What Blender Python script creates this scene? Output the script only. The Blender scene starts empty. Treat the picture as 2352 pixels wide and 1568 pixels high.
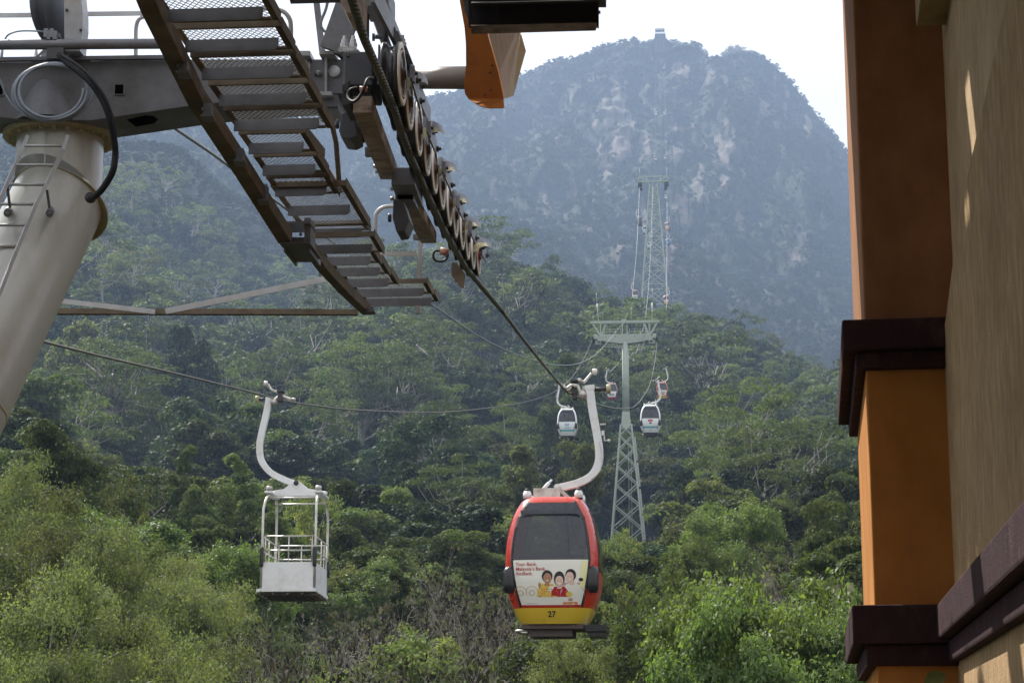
import bpy, bmesh, math, random, hashlib
import numpy as np
from mathutils import Vector, Matrix
from math import sin, cos, tan, pi, radians, atan2, hypot
random.seed(7); RNG = np.random.default_rng(7)
scene = bpy.context.scene
COL = scene.collection

# ------------------------------------------------------------------ camera
PITCH = radians(11.5)
FPX = 4594.0                       # focal length in pixels of a 2352 x 1568 picture
cam_data = bpy.data.cameras.new('camera')
cam_data.sensor_width = 36.0
cam_data.lens = 36.0 * FPX / 2352.0
cam_data.clip_start = 0.1; cam_data.clip_end = 12000
cam = bpy.data.objects.new('camera', cam_data)
COL.objects.link(cam)
cam.location = (0, 0, 0); cam.rotation_euler = (radians(90) + PITCH, 0, 0)
scene.camera = cam

# ------------------------------------------------------------------ sky, sun, exposure
SUN_AZ, SUN_EL = radians(-38), radians(50)         # azimuth from +Y towards +X
SUN_DIR = Vector((sin(SUN_AZ) * cos(SUN_EL), cos(SUN_AZ) * cos(SUN_EL), sin(SUN_EL)))
world = bpy.data.worlds.new('World'); scene.world = world; world.use_nodes = True
nt = world.node_tree; nt.nodes.clear()
wo = nt.nodes.new('ShaderNodeOutputWorld'); bg = nt.nodes.new('ShaderNodeBackground')
sky = nt.nodes.new('ShaderNodeTexSky'); sky.sky_type = 'NISHITA'; sky.sun_disc = False
sky.sun_elevation = SUN_EL; sky.sun_rotation = SUN_AZ; sky.air_density = 1.0; sky.dust_density = 2.5; sky.ozone_density = 1.0
tc = nt.nodes.new('ShaderNodeTexCoord'); mp = nt.nodes.new('ShaderNodeMapping'); mp.inputs['Scale'].default_value = (1, 1, 2.6)
ns = nt.nodes.new('ShaderNodeTexNoise'); ns.inputs['Scale'].default_value = 3.2; ns.inputs['Detail'].default_value = 7; ns.inputs['Roughness'].default_value = .55
cr = nt.nodes.new('ShaderNodeValToRGB')
cr.color_ramp.elements[0].position = .30; cr.color_ramp.elements[0].color = (.90, .90, .90, 1)
cr.color_ramp.elements[1].position = .56; cr.color_ramp.elements[1].color = (.97, .97, .97, 1)
mx = nt.nodes.new('ShaderNodeMix'); mx.data_type = 'RGBA'
mx.inputs[7].default_value = (9.7, 9.5, 9.4, 1)                  # bright thin cloud, in the sky's own units
nt.links.new(tc.outputs['Generated'], mp.inputs[0]); nt.links.new(mp.outputs[0], ns.inputs['Vector'])
nt.links.new(ns.outputs['Fac'], cr.inputs[0]); nt.links.new(cr.outputs[0], mx.inputs[0])
nt.links.new(sky.outputs[0], mx.inputs[6]); nt.links.new(mx.outputs[2], bg.inputs['Color'])
bg.inputs['Strength'].default_value = 0.07
nt.links.new(bg.outputs[0], wo.inputs['Surface'])
sd = bpy.data.lights.new('sun', 'SUN'); sd.energy = 4.6; sd.angle = radians(0.9); sd.color = (1.0, .955, .88)
sun = bpy.data.objects.new('sun', sd); COL.objects.link(sun)
sun.rotation_euler = SUN_DIR.to_track_quat('Z', 'Y').to_euler(); sun.location = SUN_DIR * 900
vs = scene.view_settings
vs.view_transform = 'Standard'; vs.look = 'None'; vs.gamma = 1; vs.use_curve_mapping = False
vs.exposure = 0.95
scene.render.engine = 'CYCLES'
cy = scene.cycles
cy.use_denoising = True
try: cy.denoiser = 'OPENIMAGEDENOISE'; cy.denoising_prefilter = 'ACCURATE'; cy.denoising_input_passes = 'RGB_ALBEDO_NORMAL'
except Exception: pass
cy.max_bounces = 6; cy.diffuse_bounces = 3; cy.glossy_bounces = 3; cy.transmission_bounces = 5; cy.transparent_max_bounces = 10; cy.volume_bounces = 0
cy.sample_clamp_indirect = 6
cy.use_adaptive_sampling = True; cy.adaptive_threshold = 0.012

# ------------------------------------------------------------------ geometry of the view used to survey the place
CX, CY = 1176.0, 784.0
def ray(u, v):
    x = (u - CX) / FPX; y = -(v - CY) / FPX
    return np.array([x, cos(PITCH) - y * sin(PITCH), sin(PITCH) + y * cos(PITCH)])
def W(u, v, d):
    """surveyed point: bearing (u, v), distance d along the line of sight's axis"""
    r = ray(u, v) * d
    return Vector((float(r[0]), float(r[1]), float(r[2])))
def Wr(u, v, r):
    """surveyed point at horizontal distance r"""
    d = ray(u, v); k = r / hypot(d[0], d[1])
    return Vector((float(d[0] * k), float(d[1] * k), float(d[2] * k)))

# ------------------------------------------------------------------ object helpers
def tag(o, label=None, cat=None, group=None, kind=None):
    if label: o['label'] = label
    if cat: o['category'] = cat
    if group: o['group'] = group
    if kind: o['kind'] = kind
    return o
def empty(name, loc=(0, 0, 0), rz=0):
    o = bpy.data.objects.new(name, None); COL.objects.link(o); o.location = loc; o.rotation_euler = (0, 0, rz)
    o.empty_display_size = .2
    return o
def link(name, me, mat=None, parent=None, smooth=False):
    o = bpy.data.objects.new(name, me); COL.objects.link(o)
    if mat is not None:
        for m in (mat if isinstance(mat, (list, tuple)) else [mat]): me.materials.append(m)
    if parent is not None: o.parent = parent
    if smooth: me.polygons.foreach_set('use_smooth', [True] * len(me.polygons))
    return o
def copy_tree(o, parent=None):
    c = o.copy(); COL.objects.link(c); c.parent = parent
    for ch in list(o.children):
        if ch.name in COL.objects: copy_tree(ch, c)
    return c

class MB:
    """collects simple solids and links them as one mesh; coordinates are world ones minus an origin"""
    def __init__(s, origin=(0, 0, 0)):
        s.v = []; s.f = []; s.m = []; s.o = Vector(origin); s.sm = []
    def add(s, vs, fs, mi=0, smooth=False):
        b = len(s.v); s.v += [tuple(Vector(p) - s.o) for p in vs]
        s.f += [tuple(i + b for i in f) for f in fs]; s.m += [mi] * len(fs); s.sm += [smooth] * len(fs)
    def hexa(s, p, mi=0):       # 8 points: 0-3 bottom ring, 4-7 top ring
        s.add(p, [(3, 2, 1, 0), (4, 5, 6, 7), (0, 1, 5, 4), (1, 2, 6, 5), (2, 3, 7, 6), (3, 0, 4, 7)], mi)
    def box(s, c, size, mi=0, rot=None):
        c = Vector(c); hx, hy, hz = [k / 2 for k in size]
        P = [Vector(q) for q in [(-hx, -hy, -hz), (hx, -hy, -hz), (hx, hy, -hz), (-hx, hy, -hz), (-hx, -hy, hz), (hx, -hy, hz), (hx, hy, hz), (-hx, hy, hz)]]
        if rot is not None: P = [rot @ q for q in P]
        s.hexa([c + q for q in P], mi)
    def bar(s, a, b, w, h, up=(0, 0, 1), mi=0):     # rectangular bar from a to b
        a, b = Vector(a), Vector(b); d = (b - a).normalized(); up = Vector(up)
        x = d.cross(up); x = x.normalized() if x.length > 1e-5 else Vector((1, 0, 0)); z = x.cross(d).normalized()
        q = [x * (i * w / 2) + z * (j * h / 2) for i, j in ((-1, -1), (1, -1), (1, 1), (-1, 1))]
        s.hexa([a + k for k in q] + [b + k for k in q], mi)
    def lbar(s, a, b, w, h, t, up=(0, 0, 1), mi=0, side=1):   # channel: web with two flanges
        a, b = Vector(a), Vector(b); d = (b - a).normalized(); x = d.cross(Vector(up)).normalized(); z = x.cross(d).normalized()
        s.bar(a, b, t, h, up, mi)
        for j in (-1, 1):
            o = z * (j * (h / 2 - t / 2)) + x * (side * (w / 2))
            s.bar(a + o, b + o, w - t, t * .98, up, mi)
    def ibeam(s, a, b, w, h, t, up=(0, 0, 1), mi=0):
        a, b = Vector(a), Vector(b); d = (b - a).normalized(); x = d.cross(Vector(up)).normalized(); z = x.cross(d).normalized()
        s.bar(a, b, t, h - 2 * t, up, mi)
        for j in (-1, 1): o = z * (j * (h / 2 - t / 2)); s.bar(a + o, b + o, w, t, up, mi)
    def tube(s, pts, r, n=8, caps=True, mi=0, smooth=True):
        pts = [Vector(p) for p in pts]; R = r if isinstance(r, (list, tuple)) else [r] * len(pts)
        vs = []; prev = None
        for i, p in enumerate(pts):
            d = (pts[min(i + 1, len(pts) - 1)] - pts[max(i - 1, 0)]).normalized()
            if prev is None:
                a = Vector((0, 0, 1)) if abs(d.z) < .9 else Vector((1, 0, 0)); x = d.cross(a).normalized()
            else:
                x = (prev - d * prev.dot(d)); x = x.normalized() if x.length > 1e-6 else d.orthogonal().normalized()
            prev = x; y = d.cross(x)
            vs += [p + (x * cos(2 * pi * k / n) + y * sin(2 * pi * k / n)) * R[i] for k in range(n)]
        fs = [(i * n + k, i * n + (k + 1) % n, (i + 1) * n + (k + 1) % n, (i + 1) * n + k) for i in range(len(pts) - 1) for k in range(n)]
        s.add(vs, fs, mi, smooth)
        if caps:
            b = len(s.v) - len(vs); s.f += [tuple(b + k for k in reversed(range(n))), tuple(b + (len(pts) - 1) * n + k for k in range(n))]; s.m += [mi] * 2; s.sm += [False] * 2
    def lathe(s, c, axis, prof, n=24, mi=0, smooth=True):
        """prof: list of (radius, offset along axis)"""
        c = Vector(c); d = Vector(axis).normalized(); x = d.orthogonal().normalized(); y = d.cross(x); m = len(prof)
        vs = [c + d * o + (x * cos(2 * pi * k / n) + y * sin(2 * pi * k / n)) * r for r, o in prof for k in range(n)]
        fs = [(i * n + k, i * n + (k + 1) % n, (i + 1) * n + (k + 1) % n, (i + 1) * n + k) for i in range(m - 1) for k in range(n)]
        s.add(vs, fs, mi, smooth)
    def prism(s, poly, off, mi=0):      # planar polygon (list of points) pushed along the vector off
        n = len(poly); off = Vector(off); P = [Vector(p) for p in poly]
        s.add(P + [p + off for p in P], [tuple(reversed(range(n))), tuple(range(n, 2 * n))] + [(k, (k + 1) % n, n + (k + 1) % n, n + k) for k in range(n)], mi)
    def mesh(s, name):
        me = bpy.data.meshes.new(name); me.from_pydata([tuple(p) for p in s.v], [], s.f); me.update()
        me.polygons.foreach_set('material_index', s.m); me.polygons.foreach_set('use_smooth', s.sm)
        bm = bmesh.new(); bm.from_mesh(me); bmesh.ops.recalc_face_normals(bm, faces=bm.faces); bm.to_mesh(me); bm.free()
        return me
    def build(s, name, mat, parent=None, loc=None, bevel=0):
        me = s.mesh(name); o = link(name, me, mat, parent); o.location = s.o if loc is None else loc
        if parent is not None and loc is None: o.location = s.o - parent_origin(parent)
        if bevel:
            m = o.modifiers.new('bevel', 'BEVEL'); m.width = bevel; m.segments = 2; m.limit_method = 'ANGLE'; m.angle_limit = radians(40)
        return o
def parent_origin(p):
    v = Vector((0, 0, 0))
    while p is not None: v += p.location; p = p.parent
    return v
def arc_pts(P, sub=8):
    """Catmull-Rom through P"""
    P = [Vector(p) for p in P]; Q = [P[0] * 2 - P[1]] + P + [P[-1] * 2 - P[-2]]; out = []
    for i in range(1, len(Q) - 2):
        a, b, c, d = Q[i - 1:i + 3]
        for k in range(sub):
            t = k / sub
            out.append(.5 * ((2 * b) + (c - a) * t + (2 * a - 5 * b + 4 * c - d) * t * t + (3 * b - a - 3 * c + d) * t ** 3))
    out.append(P[-1]); return out

# ------------------------------------------------------------------ materials
def nodes(name):
    m = bpy.data.materials.new(name); m.use_nodes = True; t = m.node_tree
    return m, t, t.nodes['Principled BSDF'], t.nodes.new, t.links.new
def ramp(new, lk, src, stops, interp='LINEAR'):
    r = new('ShaderNodeValToRGB'); e = r.color_ramp.elements; r.color_ramp.interpolation = interp
    while len(e) < len(stops): e.new(.5)
    for k, (p, c) in enumerate(stops): e[k].position = p; e[k].color = (*c, 1) if len(c) == 3 else c
    lk(src, r.inputs[0]); return r
def mat(name, col, rough=.6, metal=0, var=.25, scale=3.0, bump=.15, dirt=None, dirt_amt=.4, dscale=1.2, stretch=(1, 1, 1), spec=.5, coat=0, bscale=None):
    """painted / metal surface: base colour with blotchy variation, stains of another colour and fine relief"""
    m, t, b, new, lk = nodes(name)
    tc = new('ShaderNodeTexCoord'); mp = new('ShaderNodeMapping'); mp.inputs['Scale'].default_value = stretch; lk(tc.outputs['Object'], mp.inputs[0])
    n1 = new('ShaderNodeTexNoise'); n1.inputs['Scale'].default_value = scale; n1.inputs['Detail'].default_value = 8; n1.inputs['Roughness'].default_value = .62; lk(mp.outputs[0], n1.inputs['Vector'])
    lo = [c * (1 - var) for c in col]; hi = [min(1, c * (1 + var)) for c in col]
    r1 = ramp(new, lk, n1.outputs['Fac'], [(.3, lo), (.7, hi)])
    out = r1.outputs[0]
    if dirt:
        n2 = new('ShaderNodeTexNoise'); n2.inputs['Scale'].default_value = dscale; n2.inputs['Detail'].default_value = 9; n2.inputs['Roughness'].default_value = .7; lk(mp.outputs[0], n2.inputs['Vector'])
        r2 = ramp(new, lk, n2.outputs['Fac'], [(.46, (0, 0, 0)), (.66, (dirt_amt,) * 3)])
        x = new('ShaderNodeMix'); x.data_type = 'RGBA'; lk(r2.outputs[0], x.inputs[0]); lk(out, x.inputs[6]); x.inputs[7].default_value = (*dirt, 1); out = x.outputs[2]
    lk(out, b.inputs['Base Color']); b.inputs['Metallic'].default_value = metal
    rr = new('ShaderNodeMapRange'); lk(n1.outputs['Fac'], rr.inputs[0]); rr.inputs[3].default_value = max(.05, rough - .12); rr.inputs[4].default_value = min(1, rough + .12); lk(rr.outputs[0], b.inputs['Roughness'])
    b.inputs['Specular IOR Level'].default_value = spec; b.inputs['Coat Weight'].default_value = coat; b.inputs['Coat Roughness'].default_value = .08
    if bump:
        n3 = new('ShaderNodeTexNoise'); n3.inputs['Scale'].default_value = bscale or scale * 9; n3.inputs['Detail'].default_value = 5; lk(mp.outputs[0], n3.inputs['Vector'])
        bp = new('ShaderNodeBump'); bp.inputs['Strength'].default_value = bump; bp.inputs['Distance'].default_value = .01; lk(n3.outputs['Fac'], bp.inputs['Height']); lk(bp.outputs[0], b.inputs['Normal'])
    return m
M = {}
def flat(name, col, rough=.5, metal=0, spec=.5):
    m, t, b, new, lk = nodes(name)
    b.inputs['Base Color'].default_value = (*col, 1); b.inputs['Roughness'].default_value = rough; b.inputs['Metallic'].default_value = metal; b.inputs['Specular IOR Level'].default_value = spec
    return m
# ------------------------------------------------------------------ numpy gradient noise
_perm = RNG.permutation(256); _perm = np.concatenate([_perm, _perm, _perm])
_gr = RNG.normal(size=(256, 3)); _gr /= np.linalg.norm(_gr, axis=1)[:, None]
def pnoise(x, y, z):
    x, y, z = np.broadcast_arrays(x, y, z)
    xi = np.floor(x).astype(int); yi = np.floor(y).astype(int); zi = np.floor(z).astype(int)
    xf, yf, zf = x - xi, y - yi, z - zi
    f = lambda t: t * t * t * (t * (t * 6 - 15) + 10)
    u, v, w = f(xf), f(yf), f(zf); xi &= 255; yi &= 255; zi &= 255; r = 0
    for dx in (0, 1):
        for dy in (0, 1):
            for dz in (0, 1):
                g = _gr[_perm[_perm[_perm[xi + dx] + yi + dy] + zi + dz]]
                d = g[..., 0] * (xf - dx) + g[..., 1] * (yf - dy) + g[..., 2] * (zf - dz)
                r = r + d * (u if dx else 1 - u) * (v if dy else 1 - v) * (w if dz else 1 - w)
    return r
def fbm(x, y, z, o=5, ridged=False):
    s = 0; a = 1.0
    for k in range(o):
        n = pnoise(x, y, z); s = s + a * ((1 - 2 * abs(n)) - .5 if ridged else n * 1.6)
        x, y, z = x * 2.03 + 7.1, y * 2.03 + 3.3, z * 2.03 + 1.7; a *= .5
    return s

# ------------------------------------------------------------------ terrain: surveyed contour lines (bearing, height of tree tops) at several ranges
LINES = [   # range, canopy height, [(u, v), ...]
 (50, 7, [(0, 1230), (300, 1330), (480, 1500), (600, 1540), (1200, 1560), (1700, 1500), (1900, 1440)]),
 (80, 7, [(0, 1140), (300, 1230), (600, 1330), (1200, 1370), (1600, 1340), (1900, 1270)]),
 (120, 7.5, [(0, 1070), (500, 1190), (1200, 1250), (1900, 1190)]),
 (180, 10, [(0, 1000), (500, 1090), (1200, 1130), (1900, 1090)]),
 (250, 14, [(0, 960), (500, 1020), (1000, 1010), (1440, 1090), (1900, 1040)]),
 (330, 15, [(0, 830), (500, 880), (1000, 850), (1440, 900), (1900, 960)]),
 (420, 15, [(0, 690), (500, 790), (900, 720), (1100, 660), (1400, 770), (1600, 820), (1800, 880), (1950, 930)]),
 (520, 15, [(-200, 500), (0, 530), (170, 560), (300, 610), (420, 690), (500, 725), (700, 735), (850, 650), (950, 595), (1050, 568), (1130, 572), (1200, 588), (1250, 605), (1340, 655), (1400, 690), (1500, 715), (1600, 740), (1700, 765), (1800, 815), (1850, 855), (1900, 880), (2050, 930)]),
 (590, 15, [(-200, 520), (0, 550), (300, 630), (420, 705), (500, 735), (700, 700), (850, 680), (950, 640), (1130, 615), (1250, 645), (1400, 715), (1600, 760), (1800, 840), (1900, 905), (2050, 950)]),
 (720, 14, [(0, 480), (300, 465), (500, 560), (640, 640), (760, 660), (1000, 680), (1200, 690), (1400, 745), (1600, 800), (1800, 860), (1950, 930)]),
 (850, 13, [(-200, 290), (0, 292), (200, 290), (350, 285), (420, 300), (500, 380), (590, 435), (650, 520), (760, 600), (900, 625), (1100, 650), (1400, 720), (1700, 780), (1950, 900)]),
 (980, 12, [(-200, 310), (200, 310), (420, 330), (500, 400), (650, 500), (760, 580), (900, 610), (1100, 600), (1400, 670), (1700, 740), (1950, 840)]),
 (1300, 10, [(0, 305), (400, 305), (500, 335), (700, 430), (900, 480), (1100, 470), (1400, 540), (1700, 580), (1900, 660), (2050, 740)]),
 (1600, 8, [(0, 280), (400, 280), (700, 330), (900, 360), (1100, 340), (1350, 330), (1600, 330), (1800, 380), (1900, 470), (2000, 590), (2100, 700)]),
 (1780, 7, [(0, 262), (400, 262), (700, 290), (900, 275), (1050, 260), (1200, 220), (1350, 175), (1480, 165), (1600, 165), (1750, 175), (1850, 280), (1950, 420), (2050, 560), (2150, 680)]),
 (1900, 6, [(-200, 240), (0, 250), (400, 252), (700, 268), (780, 262), (980, 240), (1060, 228), (1130, 205), (1200, 174), (1260, 150), (1300, 133), (1350, 120), (1400, 100), (1430, 95), (1480, 99), (1540, 104), (1570, 112), (1600, 107), (1616, 122), (1632, 148), (1652, 138), (1680, 112), (1710, 111), (1745, 122), (1780, 150), (1815, 185), (1850, 225), (1880, 270), (1910, 308), (1950, 358), (2000, 430), (2060, 540), (2150, 670)]),
]
az_lines = []
for r, h, pts in LINES:
    a = []; z = []
    for u, v in pts:
        d = ray(u, v); a.append(math.atan2(d[0], d[1])); z.append(r * d[2] / hypot(d[0], d[1]) - h)
    az_lines.append((r, np.array(a), np.array(z)))
def base_z(az, r):
    """terrain height before relief; az, r: arrays of one shape"""
    azf = np.asarray(az, float); rf = np.asarray(r, float)
    R = [0, 26, 34] + [l[0] for l in az_lines] + [2200, 2700, 4200]
    crest = np.interp(azf, az_lines[-1][1], az_lines[-1][2])
    Z = [np.full(azf.shape, -14.0), np.full(azf.shape, -11.0), np.full(azf.shape, -6.5)]
    for rr, a, z in az_lines: Z.append(np.interp(azf, a, z))
    Z += [crest - 120, crest * .35, np.full(azf.shape, 20.0)]
    Z = np.stack(Z, -1); R = np.array(R, float)
    # monotone-ish smooth interpolation (Catmull-Rom with clamped tangents)
    k = np.clip(np.searchsorted(R, rf, side='right') - 1, 0, len(R) - 2)
    def g(i): return np.take_along_axis(Z, np.clip(i, 0, len(R) - 1)[..., None], -1)[..., 0]
    r0, r1 = R[k], R[k + 1]; t = np.clip((rf - r0) / (r1 - r0), 0, 1)
    z0, z1 = g(k), g(k + 1)
    m = (z1 - z0) / (r1 - r0)
    km = np.clip(k - 1, 0, None); kp = np.clip(k + 1, 0, len(R) - 2)
    mprev = (g(km + 1) - g(km)) / (R[km + 1] - R[km]); mnext = (g(kp + 1) - g(kp)) / (R[kp + 1] - R[kp])
    def tan_(a, b): return np.where(a * b <= 0, 0, 2 * a * b / (a + b + np.where(abs(a + b) < 1e-9, 1e-9, 0)))
    t0, t1 = tan_(mprev, m), tan_(m, mnext); L = (r1 - r0)
    h = (2 * t**3 - 3 * t**2 + 1) * z0 + (t**3 - 2 * t**2 + t) * L * t0 + (-2 * t**3 + 3 * t**2) * z1 + (t**3 - t**2) * L * t1
    side = np.clip((np.abs(azf) - radians(55)) / radians(40), 0, 1); side = side * side * (3 - 2 * side)
    return h * (1 - side) + np.minimum(h, -12) * side
def relief(az, r, z):
    x = r * np.sin(az); y = r * np.cos(az)
    m = np.clip((r - 900) / 400, 0, 1) * np.clip((2300 - r) / 300, 0, 1)
    fade = np.clip((1900 - r) / 120, 0, 1) * .75 + .25
    gul = fbm(x / 95, y / 300, z / 420 + 5, 5, True)               # gullies that run down the face
    nz = z + m * fade * 34 * gul + np.clip(r / 400, 0, 1) * 2.0 * fbm(x / 40, y / 40, 0 * x, 4)
    return nz
def ground_at(x, y):
    az = np.arctan2(x, y); r = np.hypot(x, y)
    return relief(az, r, base_z(az, r))
def gz(x, y): return float(ground_at(np.array([x * 1.0]), np.array([y * 1.0]))[0])

ROCK = [(1420,290,30,55),(1415,206,18,34),(1393,373,26,40),(1433,330,14,60),(1481,330,22,40),(1547,352,20,55),(1661,330,24,55),(1666,400,16,36),(1569,483,20,45),
 (1415,580,12,28),(1530,593,26,50),(1160,378,18,18),(1130,286,22,12),(1226,320,10,34),(1318,440,18,44),(1350,532,16,14),(1802,228,10,34),(1758,250,22,30),(1837,571,28,36),
 (1758,646,10,24),(1899,378,12,22),(1560,163,22,22),(1635,171,8,20),(1610,430,14,60),(1600,640,14,34),(1860,300,8,40),(1700,520,10,40),(1480,480,10,50),(1250,470,12,40),(1395,260,30,20),(1130,440,10,26)]
def view_uv(x, y, z):
    f = y * cos(PITCH) + z * sin(PITCH); up = -y * sin(PITCH) + z * cos(PITCH)
    f = np.where(f > 1, f, 1)
    return CX + FPX * x / f, CY - FPX * up / f
def rock_mask(x, y, z):
    u, v = view_uv(x, y, z); s = np.zeros_like(u)
    w = 14 * fbm(u / 40, v / 40, 0 * u + 3, 3)
    for a, b, ra, rb in ROCK: s = s + np.exp(-(((u + w - a) / ra) ** 2 + ((v + w - b) / rb) ** 2) * 1.1)
    n = fbm(u / 12 + 9, v / 52, 0 * u, 5); n2 = fbm(u / 5, v / 26, 0 * u + 9, 3)
    far = np.clip((np.hypot(x, y) - 1050) / 150, 0, 1)
    return np.clip((s * 1.0 + n * .75 + n2 * .22 - .36 + .25 * np.clip((1150 - u) / 250, 0, 1) * -1.6) * 1.9, 0, 1) * far
def build_terrain():
    A = np.concatenate([np.linspace(-180, -40, 30)[:-1], np.linspace(-40, -19, 40)[:-1], np.linspace(-19, 19, 420), np.linspace(19, 40, 40)[1:], np.linspace(40, 180, 30)[1:-1]])
    A = np.radians(A)
    Rr = np.concatenate([np.linspace(8, 60, 24)[:-1], np.geomspace(60, 900, 110)[:-1], np.linspace(900, 2000, 260), np.linspace(2030, 4200, 30)])
    az, r = np.meshgrid(A, Rr); z0 = base_z(az, r); z = relief(az, r, z0)
    x = r * np.sin(az); y = r * np.cos(az)
    m = np.clip((r - 950) / 300, 0, 1) * np.clip((1900 - r) / 60, 0, 1)
    dr = m * 52 * fbm(x / 70, y / 260, z / 240, 5, True) + m * 9 * fbm(x / 18, y / 40, z / 14, 4)   # crags push in and out
    r2 = r + dr; x = r2 * np.sin(az); y = r2 * np.cos(az)
    nr, na = az.shape
    V = np.stack([x, y, z], -1).reshape(-1, 3)
    i = np.arange(nr - 1)[:, None] * na; j = np.arange(na)[None, :]; j2 = (j + 1) % na
    F = np.stack([i + j, i + j2, i + na + j2, i + na + j], -1).reshape(-1, 4)
    c = len(V); V = np.vstack([V, [[0, 0, -14]]])
    me = bpy.data.meshes.new('hillside')
    me.vertices.add(len(V)); me.vertices.foreach_set('co', V.ravel())
    nq = len(F); tri = np.array([(c, k2, k) for k, k2 in zip(range(na), list(range(1, na)) + [0])])
    me.loops.add(nq * 4 + len(tri) * 3)
    me.loops.foreach_set('vertex_index', np.concatenate([F.ravel(), tri.ravel()]))
    me.polygons.add(nq + len(tri))
    me.polygons.foreach_set('loop_start', np.concatenate([np.arange(nq) * 4, nq * 4 + np.arange(len(tri)) * 3]))
    me.polygons.foreach_set('loop_total', np.concatenate([np.full(nq, 4), np.full(len(tri), 3)]))
    me.update(calc_edges=True); me.validate()
    me.polygons.foreach_set('use_smooth', [True] * len(me.polygons))
    at = me.attributes.new('rock', 'FLOAT', 'POINT'); at.data.foreach_set('value', rock_mask(V[:, 0], V[:, 1], V[:, 2]).astype(np.float32))
    bm = bmesh.new(); bm.from_mesh(me); bmesh.ops.recalc_face_normals(bm, faces=bm.faces)
    if sum(f.normal.z for f in bm.faces) < 0: bmesh.ops.reverse_faces(bm, faces=bm.faces)
    bm.to_mesh(me); bm.free()
    return me
def terrain_mat():
    m, t, b, new, lk = nodes('hillside_ground')
    g = new('ShaderNodeNewGeometry'); sx = new('ShaderNodeSeparateXYZ'); lk(g.outputs['Normal'], sx.inputs[0])
    mp = new('ShaderNodeMapping'); mp.inputs['Scale'].default_value = (.10, .02, .016); lk(g.outputs['Position'], mp.inputs[0])
    n1 = new('ShaderNodeTexNoise'); n1.inputs['Scale'].default_value = 1; n1.inputs['Detail'].default_value = 10; n1.inputs['Roughness'].default_value = .68; lk(mp.outputs[0], n1.inputs['Vector'])
    rock = ramp(new, lk, n1.outputs['Fac'], [(.30, (.03, .034, .03)), (.44, (.085, .08, .07)), (.55, (.14, .118, .10)), (.70, (.235, .205, .18))])
    n2 = new('ShaderNodeTexNoise'); n2.inputs['Scale'].default_value = .25; n2.inputs['Detail'].default_value = 8; lk(g.outputs['Position'], n2.inputs['Vector'])
    veg = ramp(new, lk, n2.outputs['Fac'], [(.3, (.010, .016, .009)), (.7, (.030, .040, .018))])
    at = new('ShaderNodeAttribute'); at.attribute_name = 'rock'; mu = new('ShaderNodeMapRange'); lk(at.outputs['Fac'], mu.inputs[0]); mu.inputs[1].default_value = .08; mu.inputs[2].default_value = .4
    x = new('ShaderNodeMix'); x.data_type = 'RGBA'; lk(mu.outputs[0], x.inputs[0]); lk(veg.outputs[0], x.inputs[6]); lk(rock.outputs[0], x.inputs[7])
    lk(x.outputs[2], b.inputs['Base Color']); b.inputs['Roughness'].default_value = .95; b.inputs['Specular IOR Level'].default_value = .15
    bp = new('ShaderNodeBump'); bp.inputs['Strength'].default_value = .9; bp.inputs['Distance'].default_value = 6; lk(n1.outputs['Fac'], bp.inputs['Height']); lk(bp.outputs[0], b.inputs['Normal'])
    return m
terrain = link('hillside', build_terrain(), terrain_mat()); tag(terrain, 'forested hillside rising to a steep rocky mountain', kind='structure')

# ------------------------------------------------------------------ vegetation
def leaf_mat(name, stops, rough=.6, transl=.38, hue_var=.04, spec=.12, vv=(.42, 1.45)):
    m, t, b, new, lk = nodes(name)
    at = new('ShaderNodeAttribute'); at.attribute_name = 'tint'
    oi = new('ShaderNodeObjectInfo')
    ad = new('ShaderNodeMath'); ad.operation = 'MULTIPLY_ADD'; lk(oi.outputs['Random'], ad.inputs[0]); ad.inputs[1].default_value = .55; 
    a2 = new('ShaderNodeMath'); a2.operation = 'MULTIPLY'; lk(at.outputs['Fac'], a2.inputs[0]); a2.inputs[1].default_value = .45; lk(a2.outputs[0], ad.inputs[2])
    r = ramp(new, lk, ad.outputs[0], stops)
    hs = new('ShaderNodeHueSaturation'); lk(r.outputs[0], hs.inputs['Color'])
    wn = new('ShaderNodeTexWhiteNoise'); wn.noise_dimensions = '1D'; lk(oi.outputs['Random'], wn.inputs['W'])
    mr = new('ShaderNodeMapRange'); lk(wn.outputs['Value'], mr.inputs[0]); mr.inputs[3].default_value = vv[0]; mr.inputs[4].default_value = vv[1]; hs.inputs['Saturation'].default_value = .86; lk(mr.outputs[0], hs.inputs['Value'])
    mh = new('ShaderNodeMapRange'); lk(oi.outputs['Random'], mh.inputs[0]); mh.inputs[3].default_value = .5 - hue_var; mh.inputs[4].default_value = .5 + hue_var; lk(mh.outputs[0], hs.inputs['Hue'])
    lk(hs.outputs[0], b.inputs['Base Color']); b.inputs['Roughness'].default_value = rough; b.inputs['Specular IOR Level'].default_value = spec
    tr = new('ShaderNodeBsdfTranslucent'); g2 = new('ShaderNodeMix'); g2.data_type = 'RGBA'; g2.blend_type = 'MULTIPLY'; g2.inputs[0].default_value = 1
    lk(hs.outputs[0], g2.inputs[6]); g2.inputs[7].default_value = (1.5, 1.6, .6, 1); lk(g2.outputs[2], tr.inputs['Color'])
    mx = new('ShaderNodeMixShader'); mx.inputs[0].default_value = transl; lk(b.outputs[0], mx.inputs[1]); lk(tr.outputs[0], mx.inputs[2]); lk(mx.outputs[0], t.nodes['Material Output'].inputs[0])
    return m
GREEN = [(.05, (.022, .040, .013)), (.3, (.042, .070, .018)), (.55, (.068, .096, .025)), (.8, (.105, .122, .034)), (1, (.15, .13, .045))]
DARK = [(.0, (.012, .026, .013)), (.5, (.024, .046, .018)), (1, (.042, .064, .024))]
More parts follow.
